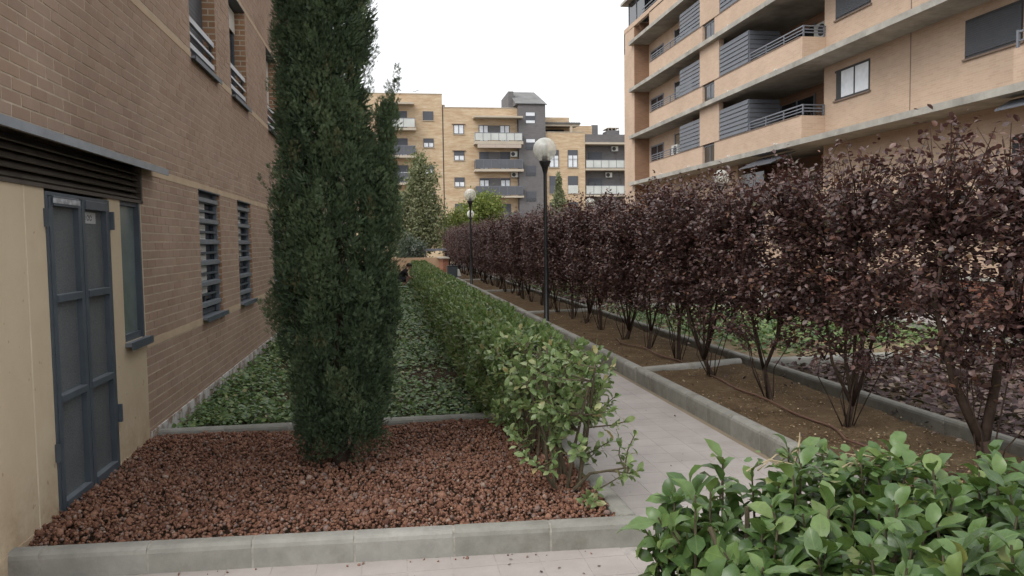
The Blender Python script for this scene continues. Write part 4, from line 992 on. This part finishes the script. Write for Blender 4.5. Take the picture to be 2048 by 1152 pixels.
for k in range(5):
    zs = S0 + ST * k; zf = zs + .18
    y1 = 41.95
    wallbox('floor_slab', M['slab'], (XF - .22, XR + .2, 8, y1, zs, zf))
    if k == 4: break
    for a, b in ((32.2, 39.0), (24.12, 30.95)):
        p_ = wallbox('parapet', M['tan_brick'], (XF, XF + .14, a, b, zf, zf + .80))
        B('coping', M['coping'], p_, (XF - .02, XF + .16, a - .01, b + .01, zf + .80, zf + .83))
    wallbox('parapet_return', M['tan_brick_x'], (XF + .005, XW, 24.0, 24.12, zf, zf + .80)); wallbox('parapet_return', M['tan_brick_x'], (XF + .005, XW, 39.0, 39.12, zf, zf + .80))
    wallbox('wall_panel', M['tan_brick'], (XF, XF + .2, 30.5, 32.5, zf + .84, zs + ST))
    w = wallbox('window', M['rail'], (XF + .08, XF + .12, 30.97, 32.18, zf, zf + .06), (XF + .08, XF + .12, 30.97, 32.18, zf + .74, zf + .80), (XF + .08, XF + .12, 31.55, 31.6, zf + .06, zf + .74))
    B('pane', M['glass_dark'], w, (XF + .1, XF + .108, 30.97, 32.18, zf + .06, zf + .74))
    for (a, b, nn_) in ((32.52, 34.9, 7), (27.9, 30.48, 7)):
        s_ = wallbox('screen', M['rail'], (XF + .04, XF + .07, a + .05, b - .05, zf + 2.02, zf + 2.05)); B('post', M['rail'], s_, (XF + .036, XF + .07, a, a + .05, zf + .84, zf + 2.05)); B('post', M['rail'], s_, (XF + .036, XF + .07, b - .05, b, zf + .84, zf + 2.05))
        for q in range(nn_):
            z = zf + .86 + q * .17; m = MB(); m.poly_prism([(XF + .0, z), (XF + .025, z + .15), (XF + .035, z + .155), (XF + .02, z)], lambda xx, q_: (xx, a + .01, q_), lambda xx, q_: (xx, b - .01, q_)); m.build('slat', M['screen'], s_)
        if a < 30:
            for q in range(nn_):
                z = zf + .86 + q * .17; B('slat', M['screen'], s_, (XF + .06, XF + 1.3, a - .02, a, z, z + .15))
    for a, b in ((34.95, 39.0), (24.05, 27.85)):
        r_ = wallbox('railing', M['rail'], (XF + .06, XF + .10, a, b, zf + 1.14, zf + 1.18))
        for z in (.93, 1.03): B('rail', M['rail'], r_, (XF + .065, XF + .09, a, b, zf + z, zf + z + .03))
        yy = a
        while yy <= b + .01: B('post', M['rail'], r_, (XF + .055, XF + .10, yy - .02, yy + .02, zf + .83, zf + 1.18)); yy += (b - a) / 3
        if a < 30:
            for z in (.93, 1.03, 1.14): B('rail', M['rail'], r_, (XF + .1, XW, 24.04, 24.07, zf + z, zf + z + .035))
            B('post', M['rail'], r_, (XW - .06, XW - .02, 24.03, 24.08, zf + .83, zf + 1.18))
    # windows in the recessed wall
    w = wallbox('window', M['rail'], (XW - .03, XW, 39.3, 39.38, zf + .1, zf + 1.9), (XW - .03, XW, 41.2, 41.28, zf + .1, zf + 1.9), (XW - .03, XW, 39.38, 41.2, zf + 1.82, zf + 1.9), (XW - .03, XW, 40.2, 40.3, zf + .1, zf + 1.82))
    B('pane', M['glass_dark'], w, (XW - .015, XW - .008, 39.38, 41.2, zf + .1, zf + 1.82))
    w = wallbox('loggia_door', M['glass_dark'], (XW - .02, XW - .004, 35.4, 37.6, zf, zf + 2.05)); B('door_frame', M['rail'], w, (XW - .04, XW - .02, 35.3, 35.4, zf, zf + 2.1), (XW - .04, XW - .02, 36.45, 36.55, zf, zf + 2.1), (XW - .04, XW - .02, 37.6, 37.7, zf, zf + 2.1))
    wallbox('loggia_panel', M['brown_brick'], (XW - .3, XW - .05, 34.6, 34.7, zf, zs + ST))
    w = wallbox('loggia_door', M['glass_dark'], (XR - .02, XR - .004, 27.0, 29.4, zf, zf + 2.05)); B('door_frame', M['rail'], w, (XR - .05, XR - .02, 26.9, 27, zf, zf + 2.1), (XR - .05, XR - .02, 28.15, 28.25, zf, zf + 2.1), (XR - .05, XR - .02, 29.4, 29.5, zf, zf + 2.1))
    # windows of the near wall
    for a, b, shut in ((21.6, 23.45, k == 1), (15.9, 17.7, True), (11.2, 13.2, True)):
        z0, z1 = zf + 1.17, zf + 2.12
        w = wallbox('window', M['fan'], (XW - .012, XW - .001, a, b, z0, z0 + .06), (XW - .012, XW - .001, a, b, z1 - .07, z1), (XW - .012, XW - .001, a, a + .07, z0 + .06, z1 - .07), (XW - .012, XW - .001, b - .35, b - .07, z0 + .06, z1 - .07) if not shut else (XW - .012, XW - .001, b - .06, b, z0 + .06, z1 - .07), (XW - .014, XW - .001, (a + b) / 2 - .17, (a + b) / 2 - .10, z0 + .06, z1 - .07))
        if shut:
            zq = z0 + .065
            while zq < z1 - .1: B('shutter_slat', M['blind_dark'], w, (XW - .03, XW - .015, a + .03, b - .03, zq, zq + .05)); zq += .054
        else: B('pane', M['curtain'], w, (XW - .008, XW - .003, a + .07, b - .35, z0 + .06, z1 - .07))
        B('sill', M['coping'], w, (XW - .05, XW - .001, a - .06, b + .06, z0 - .05, z0 - .002))
    for y in (25.6, 29.4, 33.6, 37.2): wallbox('drain_spout', M['white_plastic'], (XF - .12, XF + .02, y, y + .06, zf + .05, zf + .10))
    p_ = wallbox('parapet', M['tan_brick'], (XF, XF + .14, 8, 15.2, zf, zf + .80)); r_ = wallbox('railing', M['rail'], (XF + .06, XF + .1, 8, 15.2, zf + 1.14, zf + 1.18), (XF + .06, XF + .1, 8, 15.2, zf + .95, zf + .98), (XF + .05, XF + .1, 15.14, 15.2, zf + .8, zf + 1.2))
# ground floor under the slab
wallbox('ground_floor_recess', M['tan_brick'], (XW - .1, XW - .001, 8, 41, -.1, 3.2))
w = wallbox('window', M['glass_dark'], (XW - .125, XW - .101, 15.0, 16.0, 2.9, 3.9)); w = wallbox('window', M['glass_dark'], (XW - .125, XW - .101, 28, 30, 2.2, 4.2))
aw = MB(); aw.poly_prism([(XF + .3, 4.6), (XF - .6, 4.2), (XF - .6, 4.17), (XF + .3, 4.57)], lambda x, z: (x, 24.9, z), lambda x, z: (x, 27.4, z)); aw.build('awning', M['balc_grey'], TB)
aw = MB(); aw.poly_prism([(XF + .3, 4.62), (XF - .1, 4.40), (XF - .1, 4.36), (XF + .3, 4.58)], lambda x, z: (x, 12.2, z), lambda x, z: (x, 15.6, z)); aw.build('awning', M['screen'], TB)
# roof terrace with glazed corner room
wallbox('roof_parapet', M['tan_brick'], (XF - .02, XF + .14, 30, 43.4, S0 + ST * 3 + .18 + .8, 13.55)); wallbox('roof_parapet', M['tan_brick_x'], (XF, XR, 43.3, 43.45, 12.2, 13.55))
gl = wallbox('glazed_room', M['glass_dark'], (XF + .25, XF + .28, 40.5, 43.3, 13.5, 15.0), (XF + .25, XR, 43.28, 43.31, 13.5, 15.0), (XF + .25, XR, 40.5, 40.53, 13.5, 15.0)); B('roof', M['slab'], gl, (XF - .1, XR, 40.2, 43.8, 15.0, 15.14))
for y in (40.5, 41.9, 43.25): B('mullion', M['rail'], gl, (XF + .22, XF + .30, y, y + .06, 13.5, 15.0))
rr_ = wallbox('roof_railing', M['rail'], (XF + .05, XF + .09, 30, 40.4, 13.85, 13.9), (XF + .05, XF + .09, 30, 40.4, 13.68, 13.71))

def ac_unit(x, y, z, label, face='x', s=1.0):
    """outdoor unit: case, fan, feet"""
    e = empty('air_conditioner', (x, y, z), label, 'air conditioner', 'air conditioner units on the buildings')
    if face == 'y':
        B('case', M['white_plastic'], e, (x - .34 * s, x + .34 * s, y - .28, y - .02, z, z + .5 * s)); m = MB(); m.poly_prism([(x - .1 * s + .2 * s * math.cos(a), z + .25 * s + .2 * s * math.sin(a)) for a in np.linspace(0, 5.98, 20)], lambda p, q: (p, y - .281, q), lambda p, q: (p, y - .3, q)); m.build('fan_grille', M['fan'], e)
        B('bracket', M['rail'], e, (x - .28 * s, x - .22 * s, y - .3, y, z - .05, z)); B('bracket', M['rail'], e, (x + .22 * s, x + .28 * s, y - .3, y, z - .05, z))
    else:
        B('case', M['white_plastic'], e, (x - .28, x - .02, y - .4, y + .4, z, z + .55)); m = MB(); m.poly_prism([(y - .1 + .21 * math.cos(a), z + .275 + .21 * math.sin(a)) for a in np.linspace(0, 5.98, 20)], lambda p, q: (x - .3, p, q), lambda p, q: (x - .281, p, q)); m.build('fan_grille', M['fan'], e)
        B('bracket', M['rail'], e, (x - .3, x, y - .3, y - .25, z - .05, z)); B('bracket', M['rail'], e, (x - .3, x, y + .25, y + .3, z - .05, z))
ac_unit(XR, 26.2, S0 + ST + .18 + 1.35, 'air conditioner at the back of the tan building balcony, upper of the large ones')
ac_unit(XR, 24.9, S0 + ST + .18 + 1.45, 'smaller-looking air conditioner by the corner of the upper large balcony')
ac_unit(XR, 24.9, S0 + .18 + 1.35, 'air conditioner at the back of the lower large balcony of the tan building')
ac_unit(XW - .06, 36.9, S0 + .18 + .9, 'air conditioner on the lowest narrow balcony at the tan building end')
lt = empty('lattice', (XR - .06, 26.4, S0 + .19), 'brown wooden lattice leaning at the back of the lower large balcony', 'lattice')
for q in range(7):
    for sgn in (-1, 1):
        y = 25.6 + q * .25; m = MB(); m.tube([(XR - .05, y - sgn * .38, S0 + .2), (XR - .05, y + sgn * .38, S0 + 1.75)], .014, 4); m.build('lath', M['coping'], lt)

# ------------------------------------------------------------------ far apartment blocks
YB = 78.0
FL = empty('yellow_apartment_block', (2, YB + 4, 0), 'yellow brick block at the far end, left of the dark joint line', 'building')
FR = empty('mixed_apartment_block', (16, YB + 4, 0), 'far yellow and grey brick block with a dark tile-roofed stair tower', 'building')
def W(parent, x0, x1, z0, z1, up=.5, style='half', y=YB):
    """window: frame, shutter above, light panes below, divided in two"""
    w = B('window', M['shutter_far'], parent, (x0, x1, y - .05, y - .002, z0, z0 + .06), (x0, x1, y - .05, y - .002, z1 - .06, z1), (x0, x0 + .06, y - .05, y - .002, z0 + .06, z1 - .06), (x1 - .06, x1, y - .05, y - .002, z0 + .06, z1 - .06))
    zs = z1 - .06 - (z1 - z0 - .12) * up
    if up > 0:
        if up >= 1: B('shutter', M['shutter_far'], w, (x0 + .06, x1 - .06, y - .04, y - .003, z0 + .06, z1 - .06))
        else: B('shutter', M['shutter_far'], w, (x0 + .06, x1 - .06, y - .04, y - .003, zs, z1 - .06))
    if up < 1:
        xm = (x0 + x1) / 2; pm = M['curtain'] if style == 'half' else M['glass_dark']
        B('pane', pm, w, (x0 + .06, xm - .04, y - .03, y - .003, z0 + .06, zs)); B('pane', pm, w, (xm + .04, x1 - .06, y - .03, y - .003, z0 + .06, zs)); B('mullion', M['shutter_far'], w, (xm - .04, xm + .04, y - .045, y - .003, z0 + .06, zs))
    B('sill', M['concrete_pale'], w, (x0 - .06, x1 + .06, y - .09, y - .004, z0 - .06, z0 - .004)); return w
def balcony(parent, x0, x1, zt, zb, zs, mat, npan, y=YB, d=1.1):
    b = B('balcony', M['concrete_pale'], parent, (x0 - .06, x1 + .1, y - d, y - .003, zs, zb - .08))
    for i in range(npan):
        a = x0 + (x1 - x0) * i / npan; c = x0 + (x1 - x0) * (i + 1) / npan; B('panel', mat, b, (a + .02, c - .02, y - d + .05, y - d + .08, zb + .0, zt - .06))
    B('top_rail', M['rail'], b, (x0, x1, y - d + .04, y - d + .09, zt - .06, zt)); B('side_panel', mat, b, (x0, x0 + .03, y - d + .08, y - .02, zb, zt - .06)); B('side_panel', mat, b, (x1 - .03, x1, y - d + .08, y - .02, zb, zt - .06))
    for i in range(npan + 1): a = x0 + (x1 - x0) * i / npan; B('post', M['rail'], b, (a - .02, a + .02, y - d + .03, y - d + .05, zb - .08, zt))
    return b
B('wall', M['yel'], FL, (-9, 5.46, YB, YB + 12, -.2, 16.34)); B('wall_side', M['yel_side'], FL, (5.46, 5.47, YB + .01, YB + 12, 0, 16.33))
B('coping', M['concrete_pale'], FL, (-9, 5.5, YB - .04, YB + 12, 16.34, 16.42))
for i, z in enumerate((12.66, 10.0, 7.36)):
    W(FL, .96, 2.0, z + .28, z + 2.0, (1, .42, .38)[i]); B('dark_panel', M['grey_brick'], FL, (-.4, .94, YB - .02, YB - .002, z + .3, z + 1.98))
    balcony(FL, -.6, 2.72, z + 1.18, z + .30, z, M['balc_glass'] if i == 0 else M['balc_grey'], 3)
    if i < 2: W(FL, 3.55, 4.58, z + 1.12, z + 2.0, 1 if i == 0 else .5)
    B('dark_panel', M['grey_brick'], FL, (-5, -2, YB - .02, YB - .002, z + .3, z + 1.98))
W(FL, 3.55, 4.58, 8.5, 9.35, .5); W(FL, 3.55, 4.58, 5.85, 6.7, .5); W(FL, .96, 2.0, 4.9, 6.7, 1)
B('canopy', M['concrete_pale'], FL, (-.6, 2.68, YB - 1.1, YB - .003, 15.18, 15.36)); 
m = MB(); m.tube([(3.0, YB + 2, 16.4), (3.0, YB + 2, 17.0)], .02, 5); m.tube([(2.7, YB + 2, 16.95), (3.4, YB + 2, 17.15)], .03, 5); m.build('aerial', M['rail'], FL)
B('joint_strip', M['fan'], FL, (5.48, 5.55, YB - .03, YB + .0, 0, 15.3))
# middle part
B('wall', M['yel'], FR, (5.56, 13.04, YB, YB + 12, -.2, 15.06)); B('coping', M['concrete_pale'], FR, (5.56, 12.9, YB - .04, YB + 12, 15.06, 15.13))
B('chimney', M['concrete_pale'], FR, (6.7, 7.2, YB + 3, YB + 3.6, 15.1, 15.5)); B('chimney', M['concrete_pale'], FR, (5.6, 5.9, YB + 2, YB + 2.6, 15.1, 15.7))
for i, z in enumerate((12.46, 9.84, 7.22, 4.6)):
    W(FR, 6.57, 7.6, z, z + .94, (.0, .5, .5, 1)[i]); 
    if i < 2: B('window_box', M['coping'], FR, (6.4, 7.75, YB - .14, YB - .003, z + .945, z + 1.0))
B('dark_panel', M['grey_brick'], FR, (10.07, 11.2, YB - .012, YB - .003, 12.0, 13.34)); B('dark_panel', M['grey_brick'], FR, (10.07, 11.2, YB - .012, YB - .003, 9.2, 10.7)); B('dark_panel', M['grey_brick'], FR, (10.07, 11.2, YB - .012, YB - .003, 6.5, 8.1))
for i, (zt, zb, zs) in enumerate(((12.5, 11.74, 11.36), (9.85, 8.99, 8.66), (7.22, 6.33, 6.06))):
    for x0, x1 in ((9.1, 10.06), (11.22, 12.22)): W(FR, x0, x1, zb - .02, zt + .86, (0, .45, .1)[i])
    balcony(FR, 8.6, 13.33, zt, zb, zs, M['balc_glass'] if i == 0 else M['balc_grey'], 6)
B('canopy', M['concrete_pale'], FR, (8.5, 13.4, YB - 1.25, YB - .003, 13.95, 14.12)); B('awning', M['awning'], FR, (8.84, 13.2, YB - 1.2, YB - .9, 10.98, 11.33))
W(FR, 11.3, 12.26, 3.9, 5.5, 1); balcony(FR, 8.6, 13.2, 4.6, 3.9, 3.6, M['balc_grey'], 6)
B('drain_pipe', M['rail'], FR, (13.0, 13.035, YB - .06, YB - .003, 0, 14))
# stair tower
B('tower_wall', M['grey_brick'], FR, (13.05, 15.8, YB - .6, YB + 6, -.2, 15.38)); B('tower_side', M['grey_brick'], FR, (12.3, 12.84, YB + 1.0, YB + 6, 15.14, 16.95))
for i, (z0, z1) in enumerate(((13.48, 14.6), (10.85, 11.95), (8.24, 9.28), (5.7, 6.7))):
    w = B('window', M['shutter_far'], FR, (13.74, 14.76, YB - .63, YB - .603, z0, z1))
    if i < 2: B('pane', M['curtain'], w, (13.8, 14.7, YB - .65, YB - .631, z1 - .36, z1 - .03)); B('pane', M['curtain'] if i == 0 else M['glass_dark'], w, (13.8, 14.7, YB - .65, YB - .631, z0 + .03, z0 + .3))
    else: B('pane', M['glass_dark'], w, (13.8, 14.7, YB - .65, YB - .631, z0 + .03, z0 + .35))
rf = MB(); nr = 26
for i in range(nr * 2 + 1):
    s_ = i / (nr * 2); up_ = .05 if i % 2 else 0
    rf.v += [(12.75 + 3.2 * s_, YB - .75, 15.42 + up_), (12.62 + 2.75 * s_, YB + 3, 17.25 + up_)]
rf.f = [(2 * i, 2 * i + 2, 2 * i + 3, 2 * i + 1) for i in range(nr * 2)]
tr_ = rf.build('tower_roof', M['rooftile'], FR); B('eaves', M['fan'], tr_, (12.75, 15.95, YB - .74, YB - .6, 15.36, 15.43)); m = MB(); m.poly_prism([(YB - .7, 15.38), (YB + 3, 15.38), (YB + 3, 17.23)], lambda y, z: (12.85 if y < YB + 1 else 12.64, y, z), lambda y, z: (15.85 if y < YB + 1 else 15.3, y, z)); m.build('gable', M['grey_brick'], tr_)
# right yellow part with a tiled loggia above
B('wall', M['yel'], FR, (15.81, 19.95, YB - .3, YB + 10, -.2, 12.66)); B('coping', M['concrete_pale'], FR, (15.81, 19.97, YB - .34, YB - .2, 12.66, 12.73))
B('penthouse_wall', M['yel'], FR, (15.82, 19.1, YB + 3, YB + 9, 12.66, 14.7)); B('penthouse_wall', M['yel'], FR, (19.1, 21.85, YB + 4, YB + 9, 12.0, 14.0)); B('chimney', M['grey_brick'], FR, (21.86, 22.5, YB + 4, YB + 5, 12, 14.1))
lr = B('loggia_roof', M['rooftile'], FR, (15.81, 19.7, YB + .4, YB + 3, 13.62, 13.72)); 
for i in range(22): B('roof_tile', M['rooftile'], lr, (15.84 + i * .176, 15.94 + i * .176, YB + .3, YB + 3, 13.721, 13.80))
B('loggia_beam', M['concrete_pale'], FR, (15.81, 19.6, YB + .5, YB + .8, 13.42, 13.615)); B('loggia_column', M['concrete_pale'], FR, (18.6, 18.85, YB + .5, YB + .75, 12.7, 13.42)); B('loggia_opening', M['fan'], FR, (16.3, 18.5, YB + 2.95, YB + 2.997, 12.7, 13.42))
for x0, x1 in ((16.2, 17.2), (18.13, 19.17)):
    w = W(FR, x0, x1, 9.13, 10.9, .3 if x0 > 17 else .32, y=YB - .3); B('guard', M['rail'], w, (x0, x1, YB - .42, YB - .40, 9.95, 9.99)); w = W(FR, x0, x1, 6.5, 8.26, .53 if x0 > 17 else 1, y=YB - .3); B('guard_glass', M['balc_glass'] if x0 > 17 else M['balc_grey'], w, (x0, x1, YB - .42, YB - .40, 6.5, 7.3)); W(FR, x0, x1, 3.8, 5.6, .6, y=YB - .3)
# grey recessed part
B('grey_wall', M['grey_brick'], FR, (19.96, 27, YB + .8, YB + 9, -.2, 12.4)); B('roof_parapet', M['grey_brick'], FR, (19.97, 27, YB - .3, YB - .1, 11.72, 12.5)); B('chimney', M['grey_brick'], FR, (23.3, 24.6, YB + 3, YB + 5, 12.3, 13.4))
m = MB(); m.box(23.3, 24.6, YB + 3, YB + 5, 13.62, 13.7)
for x in (23.35, 23.75, 24.15, 24.5): m.box(x, x + .06, YB + 3.0, YB + 3.06, 13.4, 13.62)
m.build('chimney_cap', M['concrete_pale'], FR)
for zt, zb, zs in ((9.93, 9.13, 8.85), (7.32, 6.45, 6.18)): balcony(FR, 20.05, 25.7, zt, zb, zs, M['balc_glass'], 7, YB + .8, 1.1)
B('slab', M['concrete_pale'], FR, (19.97, 27, YB - .32, YB + .79, 11.5, 11.71)); W(FR, 20.6, 22.0, 6.3, 8.1, .2, 'glass', YB + .8); W(FR, 20.6, 22.0, 8.95, 10.8, 1, 'glass', YB + .8)
ac_unit(23.36, YB + .8, 10.9, 'upper air conditioner on the grey recessed wall of the far block', 'y'); ac_unit(22.7, YB + .8, 8.2, 'lower air conditioner on the grey recessed wall of the far block', 'y')
ac_unit(12.6, YB - .05, 10.22, 'air conditioner under the folded awning of the far yellow block', 'y'); ac_unit(12.65, YB - .05, 8.15, 'air conditioner above the lowest visible balcony of the far yellow block', 'y')
m = MB(); m.tube([(23.4, YB + .75, 10.9), (23.75, YB + .7, 9.0), (24.2, YB + .7, 7.4), (24.3, YB + .7, 6.5)], .03, 5); m.build('cable', M['coping'], FR)

# ------------------------------------------------------------------ trees and things at the far end
def far_tree(name, label, x, y, h, rx, mat, n, lobes, L0, trunk_r=.09, z0=0.3, up=.3, cat='tree'):
    e = empty(name, (x, y, 0), label, cat); m = MB()
    m.tube([(x, y, -.03), (x + .05, y, h * .3), (x, y, h * .6), (x, y, h * .9)], [trunk_r, trunk_r * .8, trunk_r * .5, .01], 8)
    P = []
    for (cx, cz, sx, sz, share) in lobes:
        k = int(n * share); a = rng.normal(0, 1, (k, 3)); a = norm(a) * (rng.random((k, 1)) ** .45)
        ctr_ = rng.normal(0, 1, (max(4, k // 60), 3)); ctr_ = norm(ctr_) * (rng.random((len(ctr_), 1)) ** .4)
        q = ctr_[rng.integers(0, len(ctr_), k)] + rng.normal(0, .17, (k, 3)); q = np.where(rng.random((k, 1)) < .35, a, q)
        P.append(np.stack([x + cx + q[:, 0] * sx, y + q[:, 1] * sx, cz + q[:, 2] * sz], 1))
        for c in ctr_[:14]: m.tube([(x, y, max(.3, cz + c[2] * sz - sz * .5)), (x + (cx + c[0] * sx) * .5, y + c[1] * sx * .5, cz + c[2] * sz - .2), (x + cx + c[0] * sx * .9, y + c[1] * sx * .9, cz + c[2] * sz)], [.03, .02, .008], 5)
    m.build('trunk', M['wood'], e, True)
    P = np.concatenate(P); P = P[P[:, 2] > .15]; k = len(P); D = rng.normal(0, .7, (k, 3)) + (0, 0, up); N = rng.normal(0, 1, (k, 3)) + (0, -.3, .6); L = rng.uniform(.7, 1.3, k) * L0
    foliage('crown', mat, e, LEAF2, P, D, N, L, L * .5)
far_tree('olive_green_tree', 'tall loose grey-green tree before the far yellow block', 2.05, 49, 7.0, 1.5, M['olive'], 11000, [(0.0, 5.0, 1.0, 2.1, .4), (.35, 2.9, 1.2, 1.7, .4), (-.3, 1.6, 1.1, 1.3, .2)], .17)
far_tree('olive_green_tree', 'shorter grey-green tree partly hidden by the cypress', .75, 50, 5.2, 1.2, M['olive'], 6500, [(0, 3.3, 1.0, 1.7, .55), (.1, 1.5, 1.0, 1.2, .45)], .17)
far_tree('bright_green_tree', 'bright yellow-green leafy tree under the far balconies, right one', 6.6, 54, 5.0, 1.7, M['limegreen'], 6500, [(0, 3.7, 1.5, 1.35, .6), (.5, 2.4, 1.4, 1.1, .4)], .2)
far_tree('bright_green_tree', 'lower yellow-green tree left of the second lamp post', 4.55, 52, 4.2, 1.4, M['limegreen'], 4200, [(0, 2.6, 1.2, 1.2, .7), (-.2, 1.4, 1.1, .9, .3)], .19)
far_tree('slim_conifer', 'slim pale green conifer pointing up before the far block', 13.25, 60, 7.0, .9, M['olive'], 6500, [(0, 5.9, .26, 1.15, .15), (0, 4.6, .6, 1.1, .3), (0, 3.2, .85, 1.3, .3), (0, 1.6, .95, 1.4, .25)], .17, up=.9)
far_tree('grey_bush', 'dark grey-green rounded bush behind the orange wall', 1.05, 43, 2.0, .9, M['greybush'], 2600, [(0, 1.25, .85, .85, 1)], .13, .05, cat='bush')
tag(B('garden_wall', M['orange_wall'], None, (-3, 2.6, 41.0, 41.25, -.1, .86)), 'low orange rendered wall closing the garden at the far end', 'wall')
gp_ = empty('gate_pier', (2.76, 38.2, 0), 'red brick gate pier with a pale cap stone', 'pier'); B('shaft', M['red_brick'], gp_, (2.58, 2.86, 38.1, 41.0, -.05, .84)); B('cap', M['concrete_pale'], gp_, (2.45, 2.9, 38.02, 41.1, .84, .9)); B('post', M['black'], gp_, (2.865, 2.94, 38.1, 38.2, 0, .95))
bn = empty('litter_bin', (2.62, 33.2, 0), 'dark grey litter bin by the end of the path', 'bin'); m = MB(); m.poly_prism([(2.43, 33.0), (2.83, 33.0), (2.83, 33.4), (2.43, 33.4)], lambda x, y: (x, y, .08), lambda x, y: ((x - 2.63) * 1.1 + 2.63, (y - 33.2) * 1.1 + 33.2, .6)); m.build('body', M['bin'], bn); B('rim', M['black'], bn, (2.40, 2.86, 32.97, 33.43, .6, .635)); B('foot', M['black'], bn, (2.5, 2.76, 33.05, 33.35, -.01, .08))
wb = empty('white_crate', (2.98, 35, 0), 'small white crate on the ground right of the litter bin', 'crate'); m = MB(); m.poly_prism([(2.88, 34.8), (3.16, 34.8), (3.16, 35.2), (2.88, 35.2)], lambda x, y: (x, y, .12), lambda x, y: (x - (.08 if x > 3 else 0), y, .42)); m.build('body', M['white_plastic'], wb); B('base', M['rail'], wb, (2.87, 3.17, 34.79, 35.21, .05, .12))
gt = empty('gate_shelter', (2.3, 44, 0), 'grey flat shelter roof on posts beyond the garden wall', 'shelter'); B('roof', M['rail'], gt, (1.9, 3.3, 43.6, 44.6, 1.18, 1.3)); 
for x in (1.95, 3.2): B('post', M['rail'], gt, (x, x + .06, 43.7, 43.76, 0, 1.18))
lw_ = empty('brick_garden_wall', (11.1, 20, 0), 'low red brick wall between the garden and the tan building', 'wall'); B('brickwork', M['red_brick_y'], lw_, (11.0, 11.2, 6, 40, -.05, .75)); B('coping', M['slab'], lw_, (10.96, 11.24, 5.98, 40.02, .75, .81))

# crouching person
pe = empty('person', (.30, 26.9, .085), 'person in a black top crouching at the hedge, facing it', 'person')
J_ = {'pel': (0, 0, .30, .13), 'sp': (.07, 0, .42, .135), 'ch': (.19, 0, .56, .15), 'ne': (.29, 0, .66, .055), 'hd': (.35, 0, .73, .085), 'ht': (.40, 0, .80, .075)}
E_ = [('pel', 'sp'), ('sp', 'ch'), ('ch', 'ne'), ('ne', 'hd'), ('hd', 'ht')]
for s, g in (('l', 1), ('r', -1)):
    J_.update({'hip' + s: (.02, .10 * g, .28, .095), 'kn' + s: (.36, .15 * g, .36, .062), 'an' + s: (.12, .13 * g, .08, .042), 'to' + s: (.30, .15 * g, .035, .035), 'sh' + s: (.20, .17 * g, .57, .062), 'el' + s: (.36, .22 * g, .36, .045), 'wr' + s: (.55, .14 * g, .26, .03), 'pa' + s: (.62, .12 * g, .24, .033)})
    E_ += [('pel', 'hip' + s), ('hip' + s, 'kn' + s), ('kn' + s, 'an' + s), ('an' + s, 'to' + s), ('ch', 'sh' + s), ('sh' + s, 'el' + s), ('el' + s, 'wr' + s), ('wr' + s, 'pa' + s)]
    for q in range(4): J_[f'f{q}{s}'] = (.70 + .01 * (q % 2), (.12 + (q - 1.5) * .022) * g, .225, .009); E_.append(('pa' + s, f'f{q}{s}'))
    J_['th' + s] = (.62, .07 * g, .22, .010); E_.append(('wr' + s, 'th' + s))
ks = list(J_); me = bpy.data.meshes.new('body'); me.from_pydata([J_[k][:3] for k in ks], [(ks.index(a), ks.index(b)) for a, b in E_], [])
tmp = bpy.data.objects.new('body_tmp', me); COL.objects.link(tmp); tmp.modifiers.new('skin', 'SKIN'); 
for i, k in enumerate(ks): me.skin_vertices[0].data[i].radius = (J_[k][3],) * 2; me.skin_vertices[0].data[i].use_root = (k == 'pel')
sb = tmp.modifiers.new('sub', 'SUBSURF'); sb.levels = sb.render_levels = 2
dg = bpy.context.evaluated_depsgraph_get(); dg.update(); bm_ = bpy.data.meshes.new_from_object(tmp.evaluated_get(dg)); bpy.data.objects.remove(tmp)
bm_.materials.clear()
for k in ('skin', 'shirt', 'shorts', 'shoe'): bm_.materials.append(M[k])
for pl in bm_.polygons:
    c = pl.center; ay = abs(c.y); mi = 0
    if c.z > .40 and c.x < .30 and c.z < .72 and not (c.x > .27 and c.z > .64): mi = 1
    elif c.z > .19 and c.x < .24 and ay < .24: mi = 2
    elif c.z < .065: mi = 3
    pl.material_index = mi; pl.use_smooth = True
link('body', bm_, None, pe)
m = MB(); pr = []
for a in np.linspace(0, 1.75, 8): pr.append((.097 * math.sin(a) + .001, .76 + .10 * math.cos(a)))
m.lathe(pr, .345, 0, 14); m.v = [(x, y, z) for x, y, z in m.v]; hm = bpy.data.meshes.new('hair'); hm.from_pydata(m.v, [], m.f); hm.polygons.foreach_set('use_smooth', [True] * len(hm.polygons)); link('hair', hm, M['hair'], pe)
m = MB(); nx = 9
for i in range(nx):
    for j in range(6): m.v.append((-.05 + i * .075, 26.15 + j * .1 + .02 * math.sin(i), .135 + .025 * math.sin(i * 1.7 + j) + .03 * random.random()))
m.f = [(i * 6 + j, (i + 1) * 6 + j, (i + 1) * 6 + j + 1, i * 6 + j + 1) for i in range(nx - 1) for j in range(5)]
o = m.build('plastic_sheet', M['sheet'], None, True); tag(o, 'crumpled pale plastic sheet on the ivy at the crouching person', 'sheet'); sm = o.modifiers.new('thick', 'SOLIDIFY'); sm.thickness = .006
